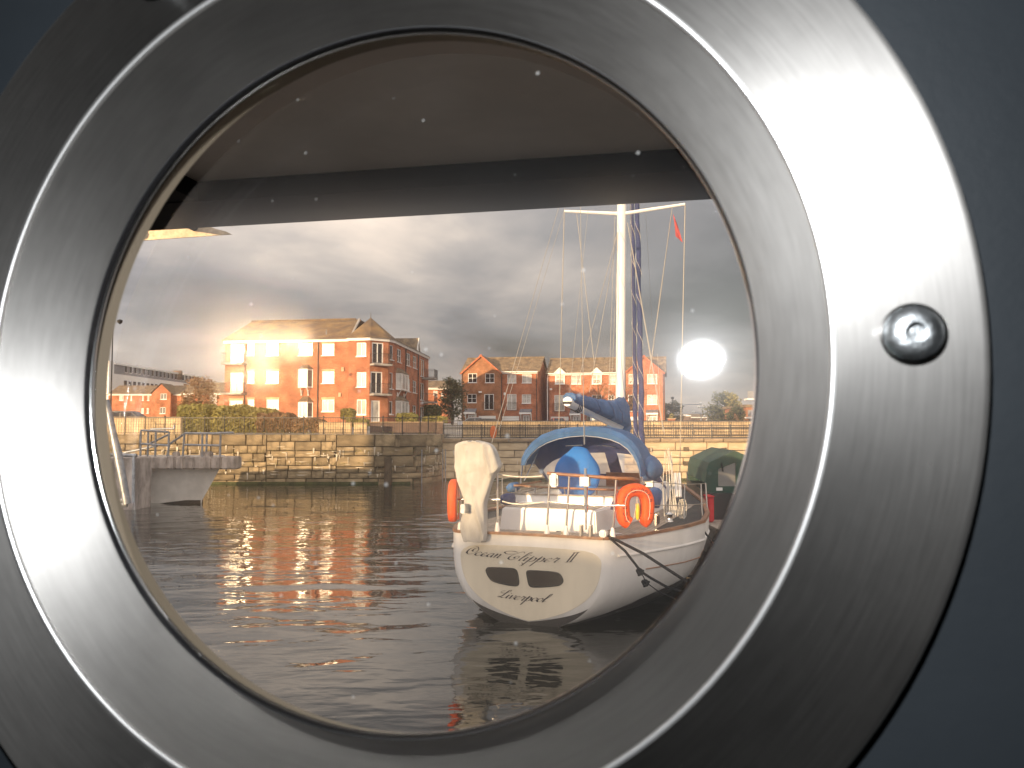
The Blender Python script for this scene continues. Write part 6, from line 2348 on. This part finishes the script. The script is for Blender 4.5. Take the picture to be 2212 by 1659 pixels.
# ------------------------------------------------------------------ unseen blocks added behind the viewer that keep the low sun off parts of the dock
def build_behind():
    B = thing('float_shade_block', 'unseen brick block added behind the viewer to shade the grey float', 'building', (-44, -8, 0))
    mb = MB()
    facade(mb, (-37.4, -6), (-1, 0), 6.0, 0, 11.0, [])
    facade(mb, (-37.4, -14), (0, 1), 8, 0, 11.0, [])
    facade(mb, (-43.4, -6), (0, -1), 8, 0, 11.0, [])
    facade(mb, (-43.4, -14), (1, 0), 6.0, 0, 11.0, [])
    mb.build('wall', 'brick_dark', B)
    MB().box(-43.7, -37.1, -14.3, -5.7, 11.0, 11.3).build('roof', 'roof_tile', B)
    for nm, x0, x1, h in (('tall_shade_block', -64, -48.6, 11.0), ('low_shade_block', -48.5, -38, 10.4)):
        W_ = thing(nm, 'unseen dark brick %s behind the viewer across the dock' % nm.replace('_', ' '), 'building', ((x0 + x1) / 2, -64, 0))
        mb = MB()
        facade(mb, (x1, -60), (-1, 0), x1 - x0, 0, h, [(2, 3.2, 4, 6), (5, 6.2, 4, 6), (8, 9.2, 4, 6)])
        facade(mb, (x1, -70), (0, 1), 10, 0, h, []); facade(mb, (x0, -60), (0, -1), 10, 0, h, []); facade(mb, (x0, -70), (1, 0), x1 - x0, 0, h, [])
        mb.build('wall', 'brick_dark', W_)
        MB().box(x0, x1, -70, -60, h, h + .2).build('roof', 'roof_tile', W_)
        for q in ((2, 3.2, 4, 6), (5, 6.2, 4, 6), (8, 9.2, 4, 6)):
            window(W_, (x1, -60), (-1, 0), q)


build_behind()

# ------------------------------------------------------------------ cabin, door and porthole
PS, TA = R(14.27), R(6.186)
n_c = (-math.sin(PS) * math.cos(TA), math.sin(TA), -math.cos(PS) * math.cos(TA))     # right, up, forward
c_c = (-0.04866, 0.00831, 0.25955)


def cam_to_world(v):
    x, y, z = v
    return Vector((x, z * CP - y * SP, z * SP + y * CP))


NW = cam_to_world(n_c).normalized()
CW = EYE + cam_to_world(c_c)
UW = Vector((0, 0, 1)).cross(NW)
UW = (UW if UW.x > 0 else -UW).normalized()
VW = NW.cross(UW).normalized()
DM = Matrix(((UW.x, VW.x, NW.x, CW.x), (UW.y, VW.y, NW.y, CW.y), (UW.z, VW.z, NW.z, CW.z), (0, 0, 0, 1)))


def door_xy(px, py, z=0.0):
    """sight line -> door frame on the plane z"""
    inv = DM.inverted()
    o_ = inv @ EYE
    d_ = inv.to_3x3() @ ray(px, py)
    k = (z - o_.z) / d_.z
    return o_ + d_ * k


metal_brushed('brushed_flange', (0.31, 0.298, 0.286), .41, .87)
metal_brushed('brushed_funnel', (0.33, 0.318, 0.305), .43, .85)
mat('brushed_lip', (0.85, 0.84, 0.83), .36, .92)
mat('steel_polished', (0.80, 0.79, 0.78), .12, 1.0)
mat('screw_chrome', (0.66, 0.69, 0.71), .42, 1.0, var=.3, vscale=260, bump=.0003, bscale=500)
mat('door_paint', (0.023, 0.028, 0.0335), .42, var=.14, vscale=5, bump=.00008, bscale=300)
mat('gasket', (0.012, 0.012, 0.014), .5)
mat('lining', (0.34, 0.275, 0.20), .6, .2)
mat('cabin_paint', (0.48, 0.465, 0.44), .7, var=.06)
mat('cabin_floor', (0.16, 0.11, 0.07), .6, var=.2, vscale=4)
mat('soffit', (0.74, 0.65, 0.57), .7, var=.10, vscale=4)
mat('canopy_beam', (0.011, 0.010, 0.010), .8, var=.3, vscale=6, spec=.1)
mat('trim_gold', (0.60, 0.48, 0.33), .7, var=.2, vscale=60, bump=.003, bscale=160)


def glass_material():
    m = bpy.data.materials.new('porthole_glass')
    m.use_nodes = True
    nt = m.node_tree
    nt.nodes.clear()
    N = nt.nodes.new
    out = N('ShaderNodeOutputMaterial')
    tr = N('ShaderNodeBsdfTransparent'); tr.inputs[0].default_value = (.97, .975, .96, 1)
    gl = N('ShaderNodeBsdfGlossy'); gl.inputs['Roughness'].default_value = .03
    g2 = N('ShaderNodeBsdfGlossy'); g2.inputs['Roughness'].default_value = .22
    gm_ = N('ShaderNodeMixShader'); gm_.inputs[0].default_value = .09
    nt.links.new(gl.outputs[0], gm_.inputs[1]); nt.links.new(g2.outputs[0], gm_.inputs[2])
    fr = N('ShaderNodeFresnel'); fr.inputs[0].default_value = 1.5
    mx = N('ShaderNodeMixShader')
    nt.links.new(fr.outputs[0], mx.inputs[0]); nt.links.new(tr.outputs[0], mx.inputs[1]); nt.links.new(gm_.outputs[0], mx.inputs[2])
    # bloom lobes added to the pane: a little of the light is bent a few degrees, so bright things get a soft glow
    rf = N('ShaderNodeBsdfRefraction'); rf.inputs['IOR'].default_value = 1.08; rf.inputs['Roughness'].default_value = .72
    mh = N('ShaderNodeMixShader'); mh.inputs[0].default_value = .065
    nt.links.new(mx.outputs[0], mh.inputs[1]); nt.links.new(rf.outputs[0], mh.inputs[2])
    r2_ = N('ShaderNodeBsdfRefraction'); r2_.inputs['IOR'].default_value = 1.032; r2_.inputs['Roughness'].default_value = .72
    mj = N('ShaderNodeMixShader'); mj.inputs[0].default_value = .07
    nt.links.new(mh.outputs[0], mj.inputs[1]); nt.links.new(r2_.outputs[0], mj.inputs[2])
    # dried spray and dust: small round specks, a few scratches, a faint film
    df = N('ShaderNodeBsdfDiffuse'); df.inputs[0].default_value = (.75, .74, .72, 1)
    tc = N('ShaderNodeTexCoord')
    vo = N('ShaderNodeTexVoronoi'); vo.inputs['Scale'].default_value = 165; vo.inputs['Randomness'].default_value = 1
    nt.links.new(tc.outputs['Object'], vo.inputs['Vector'])
    sp = N('ShaderNodeSeparateColor'); nt.links.new(vo.outputs['Color'], sp.inputs[0])
    sz = N('ShaderNodeMapRange'); sz.inputs['From Min'].default_value = .55; sz.inputs['From Max'].default_value = 1
    sz.inputs['To Min'].default_value = 0.0; sz.inputs['To Max'].default_value = .13
    nt.links.new(sp.outputs[0], sz.inputs['Value'])
    lt = N('ShaderNodeMath'); lt.operation = 'LESS_THAN'
    nt.links.new(vo.outputs['Distance'], lt.inputs[0]); nt.links.new(sz.outputs[0], lt.inputs[1])
    ns = N('ShaderNodeTexNoise'); ns.inputs['Scale'].default_value = 14; ns.inputs['Detail'].default_value = 6
    nt.links.new(tc.outputs['Object'], ns.inputs['Vector'])
    fm = N('ShaderNodeMapRange'); fm.inputs['From Min'].default_value = .42; fm.inputs['From Max'].default_value = .8
    fm.inputs['To Min'].default_value = .005; fm.inputs['To Max'].default_value = .012
    nt.links.new(ns.outputs['Fac'], fm.inputs['Value'])
    ml = N('ShaderNodeMath'); ml.operation = 'MULTIPLY'; ml.inputs[1].default_value = .20
    nt.links.new(lt.outputs[0], ml.inputs[0])
    ad = N('ShaderNodeMath'); ad.operation = 'ADD'
    nt.links.new(ml.outputs[0], ad.inputs[0]); nt.links.new(fm.outputs[0], ad.inputs[1])
    m2 = N('ShaderNodeMixShader')
    nt.links.new(ad.outputs[0], m2.inputs[0]); nt.links.new(mj.outputs[0], m2.inputs[1]); nt.links.new(df.outputs[0], m2.inputs[2])
    nt.links.new(m2.outputs[0], out.inputs[0])
    MATS['porthole_glass'] = m


glass_material()


def arc(cx, cz, r, a0, a1, n=8):
    return [(cx + r * math.cos(R(a0 + (a1 - a0) * i / n)), cz + r * math.sin(R(a0 + (a1 - a0) * i / n))) for i in range(n + 1)]


def build_door():
    D = thing('cabin_door', 'dark blue cabin door with a brushed steel porthole the view looks through', 'door', (0, 0, 0))
    D.matrix_world = DM
    B = lambda mb, nm, m, par=D, **kw: mb.build(nm, m, par, local=True, **kw)
    # door leaf with a round hole
    mb = MB()
    N_ = 96
    hole = [(.150 * math.cos(2 * math.pi * i / N_), .150 * math.sin(2 * math.pi * i / N_)) for i in range(N_)]
    W0, W1, H0, H1 = -.46, .50, -1.55, .52

    def edge(w):
        c, s_ = math.cos(w), math.sin(w)
        ks = [k for k in ((W1 / c if c > 1e-9 else None), (W0 / c if c < -1e-9 else None), (H1 / s_ if s_ > 1e-9 else None), (H0 / s_ if s_ < -1e-9 else None)) if k]
        k = min(ks); return (c * k, s_ * k)
    out = [edge(2 * math.pi * i / N_) for i in range(N_)]
    for z in (-.005, -.034):
        b = len(mb.v)
        mb.v += [(x, y, z) for x, y in hole] + [(x, y, z) for x, y in out]
        mb.f += [(b + i, b + (i + 1) % N_, b + N_ + (i + 1) % N_, b + N_ + i) for i in range(N_)]
    mb.f += [(i, (i + 1) % N_, 2 * N_ + (i + 1) % N_, 2 * N_ + i) for i in range(N_)]
    B(mb, 'door_leaf', 'door_paint')
    # flat outer ring; its inner edge is rounded over into the funnel
    ro, rs, rp, dp = .17909, .1400, .1217, -.02294
    prof = [(ro, -.0048)] + arc(ro - .0022, -.0022, .0022, 0, 90, 5) + [(rs + .0010, 0)]
    mb = MB().lathe(prof, 160)
    fl = B(mb, 'porthole_flange', 'brushed_flange', smooth=50)
    # rounded polished lip between flange and funnel
    sl = math.atan2(-dp, rs - rp)
    prof = [(rs + .0012, -.00005)] + arc(rs + .0004, -.0010, .0010, 80, 215, 10) + [(rs - .0004, -.002)]
    mb = MB().lathe(prof, 160)
    B(mb, 'porthole_lip', 'brushed_lip', fl, smooth=80)
    mb = MB().lathe([(rs - .0002, -.0018), ((rs + rp) / 2, (-.0026 + dp) / 2), (rp + .0006, dp + .0004), (rp, dp - .001)], 160)
    B(mb, 'porthole_funnel', 'brushed_funnel', smooth=50)
    mb = MB().lathe([(rp + .001, dp - .0004), (rp - .0002, dp - .0008), (rp - .0005, dp - .0032), (rp + .002, dp - .006)], 128)
    B(mb, 'gasket', 'gasket', smooth=60)
    mb = MB().lathe([(rp - .0004, dp - .0032), (rp - .0010, dp - .0036), (rp - .0010, dp - .0046)], 128)
    B(mb, 'glass_bead', 'steel_polished', smooth=60)
    # glass, set a little out of square in its bed
    mb = MB()
    ring = [((rp - .001) * math.cos(2 * math.pi * i / N_), (rp - .001) * math.sin(2 * math.pi * i / N_), 0) for i in range(N_)]
    mb.add(ring, [tuple(range(N_))])
    g = B(mb, 'glass_pane', 'porthole_glass')
    g.location = (0, 0, dp - .0075)
    g.rotation_euler = GLASS_TILT
    mb = MB().lathe([(rp + .004, dp - .0085), (rp + .0020, dp - .009), (rp + .0020, dp - .0150), (rp + .02, dp - .0155)], 128)
    B(mb, 'outer_lining', 'lining', smooth=50)
    # dome headed socket screws
    sx = door_xy(1974, 722, 0.0)
    rad, a0 = math.hypot(sx.x, sx.y), math.atan2(sx.y, sx.x)
    rh = .0074
    for i in range(6):
        a = a0 + i * math.pi / 3
        mb = MB()
        mb.lathe([(rh, 0), (rh * .985, .0012), (rh * .88, .0026), (rh * .66, .0036), (rh * .40, .0041), (rh * .34, .0040), (rh * .33, .0022)], 40)
        hexa = [(rh * .36 * math.cos(k * math.pi / 3), rh * .36 * math.sin(k * math.pi / 3), .0022) for k in range(6)]
        mb.add(hexa, [tuple(range(6))])
        sc = B(mb, 'screw', 'screw_chrome', fl, smooth=40)
        sc.location = (rad * math.cos(a), rad * math.sin(a), .0002)
        mb = MB().lathe([(rh * 1.14, .0), (rh * 1.11, .0005), (rh * 1.02, .0006), (rh * .99, .0001)], 40)
        B(mb, 'screw_washer', 'steel_polished', sc, smooth=40)
    # cabin walls round the door
    mb = MB()
    Wd, Hd = 2.2, .75
    for x0, x1, y0, y1 in ((-.80, W0 - .004, -1.9, Hd), (W1 + .004, 1.5, -1.9, Hd), (W0 - .004, W1 + .004, H1 + .004, Hd), (W0 - .004, W1 + .004, -1.9, H0 - .004)):
        mb.box(x0, x1, y0, y1, -.04, -.002)
    structure_root = thing('cabin_wall', 'cabin front wall round the door', 'wall', (0, 0, 0))
    structure_root.matrix_world = DM
    structure_root['kind'] = 'structure'
    mb.build('front_wall', 'door_paint', structure_root, local=True)
    mb = MB()
    dpt = 1.9
    mb.box(-.84, -.80, -1.9, Hd, -.04, dpt); mb.box(1.5, 1.54, -1.9, Hd, -.04, dpt); mb.box(-.84, 1.54, -1.9, Hd, dpt, dpt + .04)
    mb.build('side_wall', 'cabin_paint', structure_root, local=True)
    mb = MB(); mb.box(-.84, 1.54, Hd, Hd + .04, -.04, dpt + .04)
    mb.build('ceiling', 'cabin_paint', structure_root, local=True)
    mb = MB(); mb.box(-.84, 1.54, -1.94, -1.9, -.04, dpt + .04)
    mb.build('floor_boards', 'cabin_floor', structure_root, local=True)


# the camera's own flash, seen mirrored in the glass: a small lamp just above the lens
FLASH_XY = door_xy(1400, 560, 0.0)           # where the mirror point of the flash would lie on the flange plane
inv_ = DM.inverted()
eye_d = inv_ @ EYE
flash_d = Vector((2 * FLASH_XY.x - eye_d.x, 2 * FLASH_XY.y - eye_d.y, eye_d.z + .005))
GZ = -.02294 - .0075
gp = door_xy(1517, 785, GZ)
vin_ = (eye_d - gp).normalized(); lin_ = (flash_d - gp).normalized()
hn = (vin_ + lin_).normalized()
GLASS_TILT = Vector((0, 0, 1)).rotation_difference(hn).to_euler()
build_door()
fd = bpy.data.lights.new('camera_flash', 'AREA')
fd.shape = 'ELLIPSE'
fd.size = .030
fd.size_y = .022
fd.energy = 1.12
fd.color = (.95, .98, 1.0)
fo = bpy.data.objects.new('camera_flash', fd)
COL.objects.link(fo)
fo.location = DM @ flash_d
aim = DM @ Vector((.0, .0, 0))
fo.rotation_euler = (fo.location - aim).to_track_quat('Z', 'Y').to_euler()
print('flash offset from lens', (fo.location - EYE)[:], 'glass tilt deg', [math.degrees(a) for a in GLASS_TILT])


def build_canopy():
    h = .40                                   # underside of the beam above the eye
    zb = EYE.z + h

    def on_z(px, py, z):
        d = ray(px, py); k = (z - EYE.z) / d.z
        return EYE + d * k
    C_ = thing('canopy', 'dark framed canopy over the porthole on the outside', 'canopy', tuple(on_z(900, 470, zb)))
    a, b = on_z(310, 499, zb), on_z(1545, 430, zb)
    u = (b - a).normalized(); w = Vector((-u.y, u.x, 0))     # w points away from the cabin
    i0, i1 = on_z(430, 437, zb), on_z(1500, 366, zb)
    bw = ((a - i0).dot(w) + (b - i1).dot(w)) / 2
    s0 = (i0 - a).dot(u)
    at = lambda s, d, z: a + u * s + w * d + Vector((0, 0, z))
    L_ = 2.3
    back = -1.45
    MB().obox(at(L_ / 2 - .5, -bw / 2, .04), u * (L_ / 2 + .0), w * (bw / 2), Vector((0, 0, .04))).build('front_beam', 'canopy_beam', C_)
    MB().obox(at(s0 - .08, (back - bw) / 2 - .001, .042), u * .08, w * ((-back - bw) / 2), Vector((0, 0, .04))).build('side_beam', 'canopy_beam', C_)
    MB().obox(at(L_ / 2 + .0, (back - bw) / 2, .055), u * (L_ / 2 - s0 + .25), w * ((-back - bw) / 2 - .002), Vector((0, 0, .02))).build('soffit_panel', 'soffit', C_)
    MB().obox(at(L_ / 2 - .5, back / 2, .10), u * (L_ / 2 + .02), w * (-back / 2 + .01), Vector((0, 0, .018))).build('roof_sheet', 'canopy_beam', C_)
    # sunlit trim of the beam, added further out on extra arms to catch the sun
    po = a + w * .42

    def on_w(px, py):
        d = ray(px, py); k = (po - EYE).dot(w) / d.dot(w)
        return EYE + d * k
    q = [on_w(150, 480), on_w(150, 530), on_w(500, 506), on_w(488, 500), on_w(465, 494), on_w(430, 480)]
    g = MB().prism(q, w * 0, w * .004).build('sunlit_strip', 'trim_gold', C_)
    for px in (190, 420):
        e = on_w(px, 490)
        MB().tube([e + w * .01, e - w * .42 + Vector((0, 0, .02))], .012, 8).build('strip_arm', 'canopy_beam', C_)


build_canopy()
